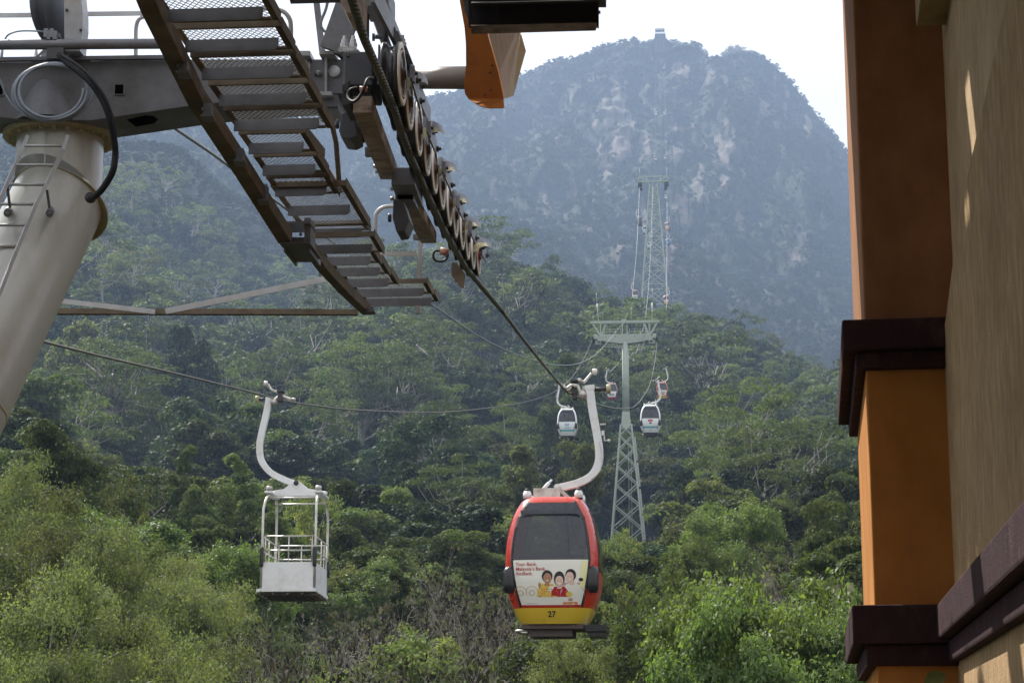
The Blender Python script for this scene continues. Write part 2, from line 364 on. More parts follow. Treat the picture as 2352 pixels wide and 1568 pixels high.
LIGHT = [(.0, (.066, .090, .044)), (.4, (.110, .138, .064)), (.75, (.155, .180, .090)), (1, (.25, .21, .09))]
FRESH = [(.0, (.055, .092, .028)), (.5, (.100, .158, .044)), (1, (.18, .22, .07))]
MTNC = [(.0, (.022, .032, .020)), (.5, (.036, .048, .026)), (1, (.055, .066, .034))]
OLIVE = [(.0, (.045, .070, .022)), (.5, (.085, .110, .034)), (.85, (.13, .14, .05)), (1, (.24, .17, .04))]
M['leaf_green'] = leaf_mat('foliage_green', GREEN)
M['leaf_dark'] = leaf_mat('foliage_dark', DARK, transl=.28)
M['leaf_light'] = leaf_mat('foliage_light', LIGHT, rough=.58, transl=.45, spec=.16, vv=(.75, 1.25))
M['leaf_fresh'] = leaf_mat('foliage_fresh', FRESH, rough=.5, transl=.45, spec=.22, vv=(.8, 1.2))
M['leaf_mountain'] = leaf_mat('foliage_mountain', MTNC, transl=.2, hue_var=.02, spec=.05, vv=(.6, 1.3))
M['leaf_olive'] = leaf_mat('foliage_olive', OLIVE, rough=.6, transl=.42, spec=.12)
M['leaf_dry'] = leaf_mat('foliage_dry', [(0, (.012, .011, .012)), (.4, (.035, .03, .028)), (.55, (.12, .10, .085)), (.8, (.09, .12, .03)), (1, (.20, .20, .04))], rough=.8, transl=.2)
M['bark'] = mat('bark', (.21, .18, .155), .9, var=.35, scale=2.5, bump=.3, stretch=(1, 1, .25))
M['bark_grey'] = mat('bark_grey', (.31, .285, .265), .9, var=.35, scale=2.5, bump=.3, stretch=(1, 1, .25))
M['bark_dark'] = mat('bark_dark', (.10, .085, .07), .9, var=.35, scale=2.5, bump=.3, stretch=(1, 1, .25))

def leaves_mesh(name, P, N, S, tint, aspect=.5, rng=RNG, droop=.0):
    """P positions, N preferred normals, S lengths; every leaf is a folded pair of triangles"""
    n = len(P)
    nn = N + rng.normal(size=(n, 3)) * .55; nn /= np.linalg.norm(nn, axis=1)[:, None]
    t = rng.normal(size=(n, 3)); t[:, 2] -= droop; t -= (t * nn).sum(1)[:, None] * nn; t /= np.linalg.norm(t, axis=1)[:, None]
    b = np.cross(nn, t); S = np.asarray(S)[:, None]
    a0 = P - t * S * .5; a2 = P + t * S * .5; a1 = P + b * S * .5 * aspect + nn * S * .06; a3 = P - b * S * .5 * aspect + nn * S * .06
    V = np.stack([a0, a1, a2, a3], 1).reshape(-1, 3)
    me = bpy.data.meshes.new(name); me.vertices.add(4 * n); me.vertices.foreach_set('co', V.ravel())
    me.loops.add(4 * n); me.loops.foreach_set('vertex_index', np.arange(4 * n)); me.polygons.add(n)
    me.polygons.foreach_set('loop_start', np.arange(n) * 4); me.polygons.foreach_set('loop_total', np.full(n, 4))
    me.update(calc_edges=True)
    at = me.attributes.new('tint', 'FLOAT', 'POINT'); at.data.foreach_set('value', np.repeat(np.clip(tint, 0, 1), 4).astype(np.float32))
    return me
def clump_points(c, rad, n, rng, flat=.7, under=.25):
    """points on the upper shell of a lumpy clump"""
    d = rng.normal(size=(n, 3)); d /= np.linalg.norm(d, axis=1)[:, None]
    lowm = (d[:, 2] < 0) & (rng.random(n) > under); d[lowm, 2] *= -1
    k = rng.random(n) ** .33 * .30 + .72 + .10 * np.sin(d[:, 0] * 9 + c[0] * 5) * np.cos(d[:, 1] * 8 + c[1] * 7)
    p = d * k[:, None] * rad * np.array([1, 1, flat])
    N = d * np.array([1, 1, 1 / flat]) + np.array([0, 0, .45]); N /= np.linalg.norm(N, axis=1)[:, None]
    return p + c, N
def branch_path(a, b, rng, sag=.12, wob=.06, k=5):
    a = np.array(a, float); b = np.array(b, float); L = np.linalg.norm(b - a); pts = []
    for i in range(k + 1):
        t = i / k; p = a + (b - a) * t + np.array([0, 0, L * sag * sin(pi * t) * (-1 if sag < 0 else 1)])
        if 0 < i < k: p = p + rng.normal(size=3) * L * wob
        pts.append(Vector(p))
    return pts
def make_tree(seed, H, Wd, style='broad', clumps=26, per=200, leaf=.3, bare=.35, tubes=5, flat=.7, clr=1.0, aspect=.5, droop=.2, loose=0):
    """returns (crown mesh, trunk mesh). H height, Wd crown width, bare: fraction of height without crown"""
    rng = np.random.default_rng(seed); C = []; R = []
    z0 = H * bare; ch = H - z0
    for k in range(clumps):
        if style == 'umbrella':
            a = rng.random() * 2 * pi; q = rng.random() ** .5; t = .62 + .38 * rng.random()
            if rng.random() < .3: t = .25 + .4 * rng.random(); q = .6 + .4 * rng.random()
            x, y = cos(a) * q * Wd * .46, sin(a) * q * Wd * .46; z = z0 + ch * (t - .28 * q * q); rr = Wd * (.10 + .07 * rng.random())
        elif style == 'column':
            t = rng.random(); q = (1 - t) ** .6 * .8 + .16; a = rng.random() * 2 * pi; s = rng.random() ** .5
            x, y = cos(a) * q * s * Wd * .42, sin(a) * q * s * Wd * .42; z = z0 + ch * (t * .9 + .03); rr = Wd * (.13 + .09 * rng.random()) * (1.15 - .5 * t)
        else:
            d = rng.normal(size=3); d /= np.linalg.norm(d); s = rng.random() ** .45
            x, y, zz = d * s; z = z0 + ch * (.5 + .42 * zz * (1 if zz > 0 else .8)); x *= Wd * .40; y *= Wd * .40; rr = Wd * (.11 + .10 * rng.random())
        C.append(np.array([x, y, z])); R.append(rr)
    P = []; N = []; T = []
    for c, rr in zip(C, R):
        n = int(per * (rr / (Wd * .15)) ** 2 * (.7 + .6 * rng.random()))
        # each clump is itself a bundle of sprays
        ns = max(3, int(5 + 4 * rng.random()))
        for s in range(ns):
            d = rng.normal(size=3); d /= np.linalg.norm(d); d[2] = abs(d[2]) * .9 - .15
            cc = c + d * rr * (.62 + .5 * loose * rng.random()) * np.array([1, 1, flat]); r2 = rr * (.36 + .22 * rng.random()) * (1 - .2 * loose)
            p, nm = clump_points(cc, r2, max(4, n // ns), rng, flat)
            if loose: p = cc + (p - cc) * (1 - loose * .75 * rng.random(len(p)) ** 1.5)[:, None] + rng.normal(size=p.shape) * r2 * .16 * loose
            P.append(p); N.append(nm); T.append(np.full(len(p), rng.random() * .6 + .15) + rng.normal(size=len(p)) * (.12 + .14 * loose))
    P = np.vstack(P); N = np.vstack(N); T = np.concatenate(T)
    S = leaf * (.7 + .6 * rng.random(len(P)))
    crown = leaves_mesh('crown', P, N, S, T, aspect, rng, droop)
    mb = MB(); r0 = max(.05, H * .016)
    lean = rng.normal(size=2) * H * .03; fork = np.array([lean[0], lean[1], z0 + ch * .25])
    mb.tube(branch_path((0, 0, -1.0), fork, rng, 0, .02), [r0 * 1.25, r0 * 1.1, r0, r0 * .92, r0 * .85, r0 * .75], tubes + 1)
    order = sorted(range(len(C)), key=lambda i: -R[i])[:max(5, int(len(C) * .55))]
    for i in order:
        tt = .45 + .55 * rng.random(); a = np.array([lean[0] * tt, lean[1] * tt, (z0 + ch * .25) * tt]) if style in ('umbrella', 'broad') and tt * fork[2] > z0 * .75 else fork
        if style == 'column': a = np.array([0, 0, max(z0 * .5, C[i][2] - R[i] * 1.2)])
        mb.tube(branch_path(a, C[i], rng, -.05, .07, 4), [r0 * .42, r0 * .33, r0 * .26, r0 * .18, r0 * .1], tubes, False)
    return crown, mb.mesh('trunk')
def make_bare(seed, H, Wd, leaf=.1, nleaf=900, depth=4, r0=.07, tufts=True):
    """shrub without foliage: forking grey twigs, seed tufts and few leaves"""
    rng = np.random.default_rng(seed); mb = MB(); tips = []
    def grow(p, d, L, r, dep):
        q = p + d * L; mid = (p + q) / 2 + rng.normal(size=3) * L * .07
        mb.tube([Vector(p), Vector(mid), Vector(q)], [r, r * .8, r * .62], 3 if dep < 3 else 4, False)
        if dep == 0: tips.append(q); return
        for k in range(int(2 + (rng.random() < .7) + (rng.random() < .3))):
            e = d + rng.normal(size=3) * .62; e[2] += .02; e /= np.linalg.norm(e)
            grow(q if rng.random() < .6 else p + (q - p) * (.5 + .5 * rng.random()), e, L * (.62 + .25 * rng.random()), r * .62, dep - 1)
    for k in range(int(4 + 3 * rng.random())):
        a = rng.random() * 2 * pi; s = .4 + .9 * rng.random(); d = np.array([cos(a) * s, sin(a) * s, 1.0]); d /= np.linalg.norm(d)
        grow(np.array([cos(a), sin(a), 0]) * Wd * .06, d, H * .30, r0, depth)
    tips = np.array(tips); idx = rng.integers(0, len(tips), nleaf); P = tips[idx] + rng.normal(size=(nleaf, 3)) * .22
    cr = leaves_mesh('crown', P, rng.normal(size=(nleaf, 3)) + np.array([0, 0, .4]), leaf * (.6 + .8 * rng.random(nleaf)), rng.random(nleaf), .55, rng)
    return cr, mb.mesh('trunk')
# ------------------------------------------------------------------ tree kinds: [(crown, trunk, height, width)], light enough to repeat
def kind(seeds, H, Wd, leafm, bark='bark', **k):
    out = []
    for s in seeds:
        c, t = make_tree(s, H, Wd, **k); co = np.empty(len(c.vertices) * 3, np.float32); c.vertices.foreach_get('co', co); top = float(np.percentile(co[2::3], 99.3)); H_ = top
        c.materials.append(M[leafm]); t.materials.append(M[bark]); t.polygons.foreach_set('use_smooth', [True] * len(t.polygons))
        out.append((c, t, H_, Wd))
    return out
def bare_kind(seeds, H, Wd, **k):
    out = []
    for s in seeds:
        c, t = make_bare(s, H, Wd, **k); c.materials.append(M['leaf_dry']); t.materials.append(M['bark_grey']); out.append((c, t, H, Wd))
    return out
K = {
 'near_light': kind((11, 12), 8, 7.5, 'leaf_light', 'bark_grey', clumps=54, per=1300, leaf=.10, bare=.12, flat=.8, aspect=.42, droop=.5, loose=1),
 'near_fresh': kind((13, 14), 7, 6.5, 'leaf_fresh', 'bark_dark', clumps=48, per=1200, leaf=.115, bare=.10, flat=.65, aspect=.45, droop=.7, loose=1),
 'near_green': kind((15, 16), 9, 6.5, 'leaf_green', 'bark_dark', clumps=42, per=800, leaf=.17, bare=.12, flat=.6, aspect=.5, droop=.5),
 'near_olive': kind((17, 18), 7, 5.5, 'leaf_olive', 'bark_grey', clumps=44, per=520, leaf=.13, bare=.10, flat=.9, aspect=.45, loose=1),
 'near_column': kind((19,), 12, 5.0, 'leaf_green', 'bark_dark', style='column', clumps=44, per=520, leaf=.20, bare=.06, flat=.8),
 'bare': bare_kind((21, 22, 23), 5.5, 6, leaf=.15, nleaf=4200, depth=5, r0=.055),
 'mid_green': kind((31, 32, 33), 15, 10, 'leaf_green', 'bark_dark', flat=.88, clumps=24, per=460, leaf=.42, bare=.25),
 'mid_dark': kind((34, 35), 15, 11, 'leaf_dark', 'bark_dark', flat=.85, clumps=26, per=480, leaf=.42, bare=.2),
 'mid_olive': kind((36, 37), 13, 9, 'leaf_olive', 'bark_dark', flat=.85, clumps=26, per=230, leaf=.40, bare=.25),
 'mid_umbrella': kind((38, 39), 22, 15, 'leaf_green', 'bark_grey', style='umbrella', clumps=44, per=170, leaf=.42, bare=.45, flat=.5, tubes=6),
 'mid_light': kind((40, 41), 12, 8, 'leaf_light', 'bark_dark', flat=.85, clumps=26, per=260, leaf=.40, bare=.2),
 'mid_column': kind((42, 43), 16, 6.5, 'leaf_green', style='column', clumps=30, per=300, leaf=.36, bare=.08),
}
def far_kind(seed, H, Wd, leafm, **k):
    c, t = make_tree(seed, H, Wd, **k); bm = bmesh.new(); bm.from_mesh(c)
    nf = len(bm.faces); bm.from_mesh(t)
    bm.faces.ensure_lookup_table()
    for f in bm.faces[nf:]: f.material_index = 1
    me = bpy.data.meshes.new('forest_tree'); bm.to_mesh(me); bm.free(); me.materials.append(M[leafm]); me.materials.append(M['bark_grey' if k.get('style') == 'umbrella' else 'bark_dark'])
    return me
FAR = [far_kind(50 + i, 15, 11, m, clumps=13, per=150, leaf=.68, bare=.2, flat=.85, tubes=3) for i, m in enumerate(('leaf_green', 'leaf_dark', 'leaf_olive', 'leaf_green'))] + \
      [far_kind(56 + i, 20, 14, m, style='umbrella', clumps=22, per=60, leaf=.8, bare=.45, flat=.5, tubes=3) for i, m in enumerate(('leaf_green', 'leaf_olive'))]
MTN = [far_kind(60 + i, 8, 8, m, clumps=7, per=60, leaf=.95, bare=.12, tubes=3, aspect=.7) for i, m in enumerate(('leaf_mountain', 'leaf_mountain', 'leaf_dark', 'leaf_mountain'))]

def put_tree(kindname, idx, x, y, z, H, wpx=None, rz=None, sw=None):
    c, t, h0, w0 = K[kindname][idx % len(K[kindname])]
    s = H / h0; w = sw if sw else s
    root = empty({'bare': 'bare_shrub'}.get(kindname, 'tree'), (x, y, z), RNG.random() * 6.28 if rz is None else rz); root.scale = (w, w, s)
    a = bpy.data.objects.new('trunk', t); COL.objects.link(a); a.parent = root
    b = bpy.data.objects.new('crown', c); COL.objects.link(b); b.parent = root
    return root
TREES = []      # (root, u, v_top, r, kind, height)
def special(u, vtop, r, wpx, kindname, label, cat='tree', idx=0, hmax=None, group=None, rz=None):
    p = Wr(u, vtop, r); z = gz(p.x, p.y) - .3; H = max(2.5, p.z - z)
    d = math.hypot(r, p.z)
    if hmax and H > hmax: z = p.z - hmax; H = hmax
    w0 = K[kindname][idx % len(K[kindname])][3]; h0 = K[kindname][idx % len(K[kindname])][2]; ws = (wpx * d / FPX) / w0
    if H / h0 > 1.7 * ws: ws = H / h0 / 1.7
    root = put_tree(kindname, idx, p.x, p.y, z, H * 1.0, rz=rz, sw=ws)
    tag(root, label, cat, group); TREES.append((root, u, vtop, r, kindname, H)); return root
S = special
# left foreground thicket
S(30, 1075, 52, 290, 'near_light', 'tall pale green feathery tree rising beside the foot of the grey pylon', idx=0, rz=.3)
S(165, 1150, 47, 330, 'near_light', 'wide pale green tree in the lower left thicket, beside the pylon leg', idx=1, rz=1.4)
S(300, 1235, 46, 300, 'near_light', 'rounded silvery green tree sloping down from the thicket towards the dead brush', idx=0, rz=2.9)
S(400, 1300, 50, 230, 'near_light', 'small pale tree at the right shoulder of the left thicket', idx=1, rz=4.4)
S(90, 1330, 39, 420, 'near_light', 'big pale leafy tree filling the bottom left corner', idx=0, rz=5.2)
S(330, 1440, 38, 330, 'near_light', 'yellowish green tree along the bottom edge left of the dead brush', idx=1, rz=.8)
S(450, 1480, 41, 170, 'near_light', 'low yellow green bush just left of the dead brush', idx=0, rz=2.2)
S(95, 985, 78, 300, 'near_green', 'saturated green broadleaf tree emerging from behind the grey pylon', idx=0, rz=1.0)
S(150, 1065, 80, 170, 'near_green', 'deep green lower tree tucked against the saturated green one', idx=1, rz=3.0)
S(292, 1105, 84, 200, 'near_olive', 'yellow speckled olive tree standing alone between two green trees', idx=0, rz=.2)
S(255, 1180, 78, 190, 'near_olive', 'low olive tree behind the pale thicket', idx=1, rz=2.2)
S(430, 1030, 112, 150, 'near_column', 'narrow bright green tree with a pointed top left of the empty carrier', idx=0, rz=1.0)
S(545, 1052, 110, 190, 'near_column', 'broad pointed green tree whose crown touches the carrier frame', idx=0, rz=4.0)
S(490, 1120, 106, 190, 'near_green', 'dark leafy tree between the two pointed green trees', idx=1, rz=5.0)
S(470, 1215, 84, 130, 'near_green', 'small dark green tree below the two pointed trees', idx=0, rz=2.0)
S(700, 1120, 104, 230, 'near_olive', 'sparkling olive green tree seen through the empty carrier', idx=0, rz=3.6)
S(620, 1190, 90, 200, 'near_green', 'glossy green tree behind the lower half of the carrier', idx=0, rz=.9)
S(570, 1265, 70, 110, 'near_fresh', 'yellow green sapling beside the left post of the carrier', idx=0, rz=.9)
S(912, 1322, 72, 150, 'near_column', 'feathery dark green tree with a lime tip between the carrier and the red cabin', idx=0, rz=2.4)
S(1000, 955, 195, 270, 'mid_dark', 'huge dark green dome shaped tree beside the red cabin hanger', idx=0, rz=.5)
S(930, 1060, 170, 170, 'mid_dark', 'dark tree hugging the left flank of the huge dark dome', idx=1, rz=2.5)
S(832, 768, 300, 262, 'mid_umbrella', 'flat topped rainforest giant with pale forked trunk above the rope', idx=0, hmax=27, rz=.7)
S(640, 800, 310, 190, 'mid_umbrella', 'open crowned giant left of the flat topped one', idx=1, hmax=25, rz=3.0)
S(275, 790, 265, 290, 'mid_umbrella', 'spreading giant with several pale leaning trunks above the green thicket', idx=1, hmax=19, rz=1.9)
S(420, 760, 290, 180, 'mid_dark', 'dark rounded crown right behind the spreading giant', idx=0, rz=3.9)
S(170, 735, 300, 150, 'mid_light', 'lime green crown peeking out past the pylon tube', idx=0, rz=3.9)
S(60, 850, 240, 160, 'mid_dark', 'shaded dark tree hard against the pylon tube', idx=1, rz=3.9)
S(1330, 830, 250, 150, 'mid_green', 'mid green tree behind the grip of the red cabin', idx=1, rz=1.2)
S(1200, 1030, 150, 120, 'mid_light', 'small lime green tree left of the red cabin hanger', idx=0, hmax=11, rz=1.2)
S(1335, 1015, 150, 70, 'mid_light', 'little round lime tree between the white cabin and the lattice pylon', idx=1, hmax=9, rz=2.2)
S(1430, 1228, 96, 210, 'near_olive', 'grey green tree in front of the lattice pylon foot', idx=0, rz=.4)
S(1375, 1330, 76, 160, 'near_olive', 'lower grey green tree right of the red cabin', idx=1, rz=4.4)
S(1565, 1085, 175, 165, 'mid_dark', 'dense dark domed tree right of the lattice pylon', idx=0, rz=4.0)
S(1660, 1015, 195, 170, 'mid_green', 'rounded green tree above the dense dark dome', idx=0, rz=4.0)
S(1760, 1010, 200, 180, 'mid_green', 'full green crown halfway between lattice pylon and building', idx=2, rz=1.0)
S(1690, 1168, 92, 150, 'near_fresh', 'bright yellow green tree with stepped crown on the right slope', idx=0, rz=2.0)
S(1640, 1195, 94, 110, 'near_fresh', 'shorter yellow green tree touching the stepped one', idx=1, rz=4.0)
S(1800, 1150, 120, 150, 'near_olive', 'thin olive tree beside the gnarled bare branches', idx=1, rz=4.0)
S(1925, 1158, 70, 150, 'near_green', 'vivid dark green tree clump touching the orange pilaster', idx=1, rz=1.0)
S(1955, 1235, 66, 120, 'near_green', 'lower vivid green clump half behind the orange pilaster', idx=0, rz=2.0)
S(1870, 1120, 135, 150, 'bare', 'gnarled leafless tree with pale crooked limbs', idx=0, hmax=9, rz=2.0)
S(1770, 1352, 37, 280, 'near_fresh', 'glossy fresh green tree filling the bottom right beside the building', idx=0, rz=.2)
S(1690, 1430, 35, 260, 'near_fresh', 'fresh green tree leaning out left of the glossy one', idx=1, rz=3.2)
S(1885, 1455, 36, 210, 'near_fresh', 'fresh green foliage tucked under the lower purple cornice', idx=1, rz=5.2)
S(1530, 1330, 62, 190, 'near_olive', 'yellowing olive tree on the lower right slope', idx=0, rz=5.2)
S(1600, 1255, 80, 160, 'near_olive', 'olive tree below the yellow green stepped one', idx=1, rz=.8)
S(1440, 1420, 52, 220, 'near_olive', 'silvery bush right of the red cabin floor', idx=1, rz=1.8)
S(1560, 1470, 47, 250, 'near_olive', 'olive bush at the bottom edge between red cabin and glossy tree', idx=0, rz=2.8)
S(1330, 1470, 50, 200, 'near_light', 'yellow green bush under the red cabin', idx=0, rz=2.8)
S(1180, 1490, 56, 200, 'near_olive', 'dull bush below and left of the red cabin', idx=0, rz=4.8)
# leafless shrubs with seed tufts
for k, (u, v, r, w) in enumerate([(560, 1400, 58, 190), (640, 1385, 62, 200), (720, 1372, 64, 210), (800, 1400, 60, 190), (600, 1470, 50, 240), (720, 1460, 50, 240), (840, 1480, 50, 220), (520, 1500, 46, 190),
        (400, 1215, 92, 150), (1000, 1330, 66, 180), (1080, 1245, 76, 200), (1120, 1360, 62, 190), (1040, 1440, 52, 220), (980, 1500, 47, 200), (1100, 1500, 47, 210), (500, 1330, 70, 150),
        (1620, 1330, 66, 190), (1700, 1300, 70, 200), (1790, 1265, 76, 190), (1860, 1240, 80, 200), (1760, 1330, 60, 200), (1660, 1400, 52, 180), (1840, 1310, 62, 200), (1910, 1330, 60, 170), (1250, 1300, 80, 180)]):
    S(u, v - 28, r, w * 1.15, 'bare', 'leafless grey shrub %s' % ['in the dead brush under the carrier, its upper left twigs', 'right under the floor of the empty carrier', 'under the right half of the carrier floor', 'right of the carrier floor in the dead brush',
      'low in the dead brush, left part', 'low in the middle of the dead brush', 'low in the dead brush next to the feathery tree', 'at the left rim of the dead brush on the bottom edge', 'wedged between olive tree and pointed tree', 'right of the feathery tree, half way down',
      'with the tallest twigs left of the red cabin', 'hiding behind the left side of the red cabin', 'between feathery tree and red cabin', 'on the bottom edge right of the feathery tree', 'on the bottom edge left of the cabin floor',
      'above the left rim of the dead brush', 'on the right slope left of the bright tree top', 'in the middle of the right hand brush', 'above the glossy fresh tree', 'highest on the right slope', 'touching the top of the glossy tree', 'left of the glossy tree', 'low behind the two cut posts', 'between the cut posts and the pilaster', 'behind the red cabin window level'][k],
      'shrub', idx=k, group='leafless grey shrubs', rz=k * 1.3)

# ------------------------------------------------------------------ the rest of the forest
def scatter(r0, r1, sp, azmax=20):
    n = int(r1 / sp) + 2; pts = []
    am = radians(azmax)
    gx = np.arange(-r1 * sin(am), r1 * sin(am), sp); gy = np.arange(r0 * cos(am) * .95, r1, sp * .9)
    X, Y = np.meshgrid(gx, gy); X = X + (np.arange(len(gy)) % 2)[:, None] * sp * .5
    X = X + RNG.uniform(-.42, .42, X.shape) * sp; Y = Y + RNG.uniform(-.42, .42, X.shape) * sp
    r = np.hypot(X, Y); m = (r >= r0) & (r < r1) & (np.abs(np.arctan2(X, Y)) < am)
    X, Y = X[m], Y[m]; return X, Y, ground_at(X, Y)
def uv(x, y, z): 
    a, b = view_uv(np.array([x]), np.array([y]), np.array([z])); return float(a[0]), float(b[0])
cand = []
for (r0, r1, sp) in ((32, 110, 4.4), (110, 340, 6.6)):
    X, Y, Z = scatter(r0, r1, sp, 17)
    for x, y, z in zip(X, Y, Z):
        r = hypot(x, y); n = float(pnoise(np.array(x / 30), np.array(y / 30), np.array(.5))); q = RNG.random() + n * .6
        u, v0 = uv(x, y, z)
        if r < 110:
            dead = (460 < u < 890 and r < 84) or (940 < u < 1200 and r < 90) or (1570 < u < 1950 and 50 < r < 96)
            kd = 'bare' if dead and RNG.random() < .94 else ('near_light' if u < 470 and r < 70 else 'near_olive' if q < .55 else 'near_green' if q < .9 else 'near_fresh')
            H = {'bare': 6, 'near_light': 7, 'near_olive': 7, 'near_green': 8, 'near_fresh': 7}[kd] * RNG.uniform(.75, 1.1)
        else:
            kd = 'mid_olive' if q < .22 else 'mid_green' if q < .5 else 'mid_dark' if q < .78 else 'mid_light' if q < .84 else 'mid_umbrella' if q < .97 else 'mid_column'
            H = {'mid_olive': 12, 'mid_green': 14, 'mid_dark': 14, 'mid_light': 11, 'mid_umbrella': 19, 'mid_column': 13}[kd] * RNG.uniform(.62, 1.3) * (.68 if r < 200 else 1)
        ut, vt = uv(x, y, z + H)
        lim = 0
        if r < 46: lim = 1480 if u > 500 else 1300
        if abs(u - 1442) < 55 + .42 * H / r * FPX and r < 252: lim = 1240
        if r < 60 and 950 < u < 1700: lim = max(lim, 1440)
        if r < 200 and 500 < u < 760: lim = max(lim, 1100)
        if 770 < u < 905 and r < 296: lim = max(lim, 1115)
        if 215 < u < 420 and 90 < r < 262: lim = max(lim, 1065)
        if u > 1850 and r < 60: lim = max(lim, 1400)
        if vt < lim:
            zt = Wr(u, lim, r).z; H = zt - z
            if H < 3.2: 
                if r < 46: continue
                H = 3.2
        if u < -260 or u > 2620: continue
        cand.append((H / r, x, y, z, H, kd, u, v0, vt, r))
cand.sort(key=lambda c: -c[0])
hidden = [c for c in cand if c[6] > 2020 or c[6] < -120 or c[8] > 1600]
cand = [c for c in cand if not (c[6] > 2020 or c[6] < -120 or c[8] > 1600)]
NIND = 292 - len(TREES)
for q, x, y, z, H, kd, u, v0, vt, r in cand[:NIND]:
    root = put_tree(kd, int(RNG.integers(0, 9)), x, y, z - .3, H, sw=None)
    s = root.scale.z * RNG.uniform(.9, 1.2); root.scale.x = root.scale.y = s
    TREES.append((root, u, vt, r, kd, H))
# labels of the trees in the general forest: by look and by what they stand beside
LAND = [(120, 1250, 'the pale thicket by the pylon foot'), (330, 1400, 'the yellowish tree in the lower left'), (430, 1100, 'the two pointed green trees'), (280, 1130, 'the yellow speckled olive tree'), (690, 1250, 'the empty carrier basket'),
        (650, 1000, 'the curved arm of the empty carrier'), (690, 1480, 'the dead brush'), (912, 1400, 'the feathery lime tipped tree'), (1000, 1080, 'the huge dark domed tree'), (832, 850, 'the flat topped giant'), (275, 880, 'the giant with leaning trunks'),
        (540, 870, 'the rope left of the carrier grip'), (1040, 940, 'the long sagging rope'), (1310, 970, 'the hanging white cabin'), (1495, 970, 'the white cabin right of the lattice pylon'), (1270, 1300, 'the big red cabin'), (1300, 1500, 'the floor of the red cabin'),
        (1440, 1150, 'the lattice pylon'), (1435, 780, 'the crossarm of the lattice pylon'), (1545, 1130, 'the dense dark dome'), (1690, 1220, 'the bright stepped tree'), (1800, 1000, 'the shaded gully'), (1870, 1150, 'the gnarled leafless tree'),
        (1780, 1430, 'the glossy fresh tree'), (1930, 950, 'the orange pilaster'), (1620, 870, 'the right hand forest slope'), (1930, 1360, 'the two cut posts'), (1150, 830, 'the crossing ropes'), (100, 920, 'the grey pylon tube'), (480, 720, 'the long steel brace'), (1560, 1350, 'the yellowing olive tree')]
LOOK = {'bare': ('grey twiggy leafless bush', 'shrub'), 'near_light': ('pale green feathery tree', 'tree'), 'near_fresh': ('fresh lime green tree', 'tree'), 'near_green': ('deep green leafy tree', 'tree'), 'near_olive': ('olive green bushy tree', 'tree'), 'near_column': ('pointed green tree', 'tree'),
        'mid_green': ('round crowned green tree', 'tree'), 'mid_dark': ('dark dense tree', 'tree'), 'mid_olive': ('dull olive tree', 'tree'), 'mid_umbrella': ('tall flat crowned tree', 'tree'), 'mid_light': ('bright green small tree', 'tree'), 'mid_column': ('narrow green tree', 'tree')}
by = {}
for root, u, v, r, kd, H in TREES:
    if root.get('label'): continue
    vc = v + 25; l = min(LAND, key=lambda a: (a[0] - u) ** 2 + (a[1] - vc) ** 2); dx, dy = u - l[0], vc - l[1]
    rel = 'behind' if math.hypot(dx, dy) < 45 else ('right of' if dx > 0 else 'left of') if abs(dx) > abs(dy) else ('below' if dy > 0 else 'above')
    by.setdefault((kd, rel, l[2]), []).append((r, u, root))
ORD = ['nearest', 'second nearest', 'third nearest', 'fourth nearest', 'fifth nearest', 'sixth nearest', 'seventh nearest', 'eighth nearest', 'ninth nearest', 'tenth nearest', 'eleventh nearest', 'twelfth nearest']
for (kd, rel, l), L in by.items():
    L.sort(key=lambda a: a[0]); lk, ct = LOOK[kd]
    for i, (r, u, root) in enumerate(L):
        lab = '%s %s %s' % (lk, rel, l) if len(L) == 1 else '%s %s %s %s' % (ORD[min(i, 11)] if i < 12 else 'farthest', lk, rel, l)
        tag(root, lab, ct, 'leafless grey shrubs' if ct == 'shrub' else 'trees of the forest slope')

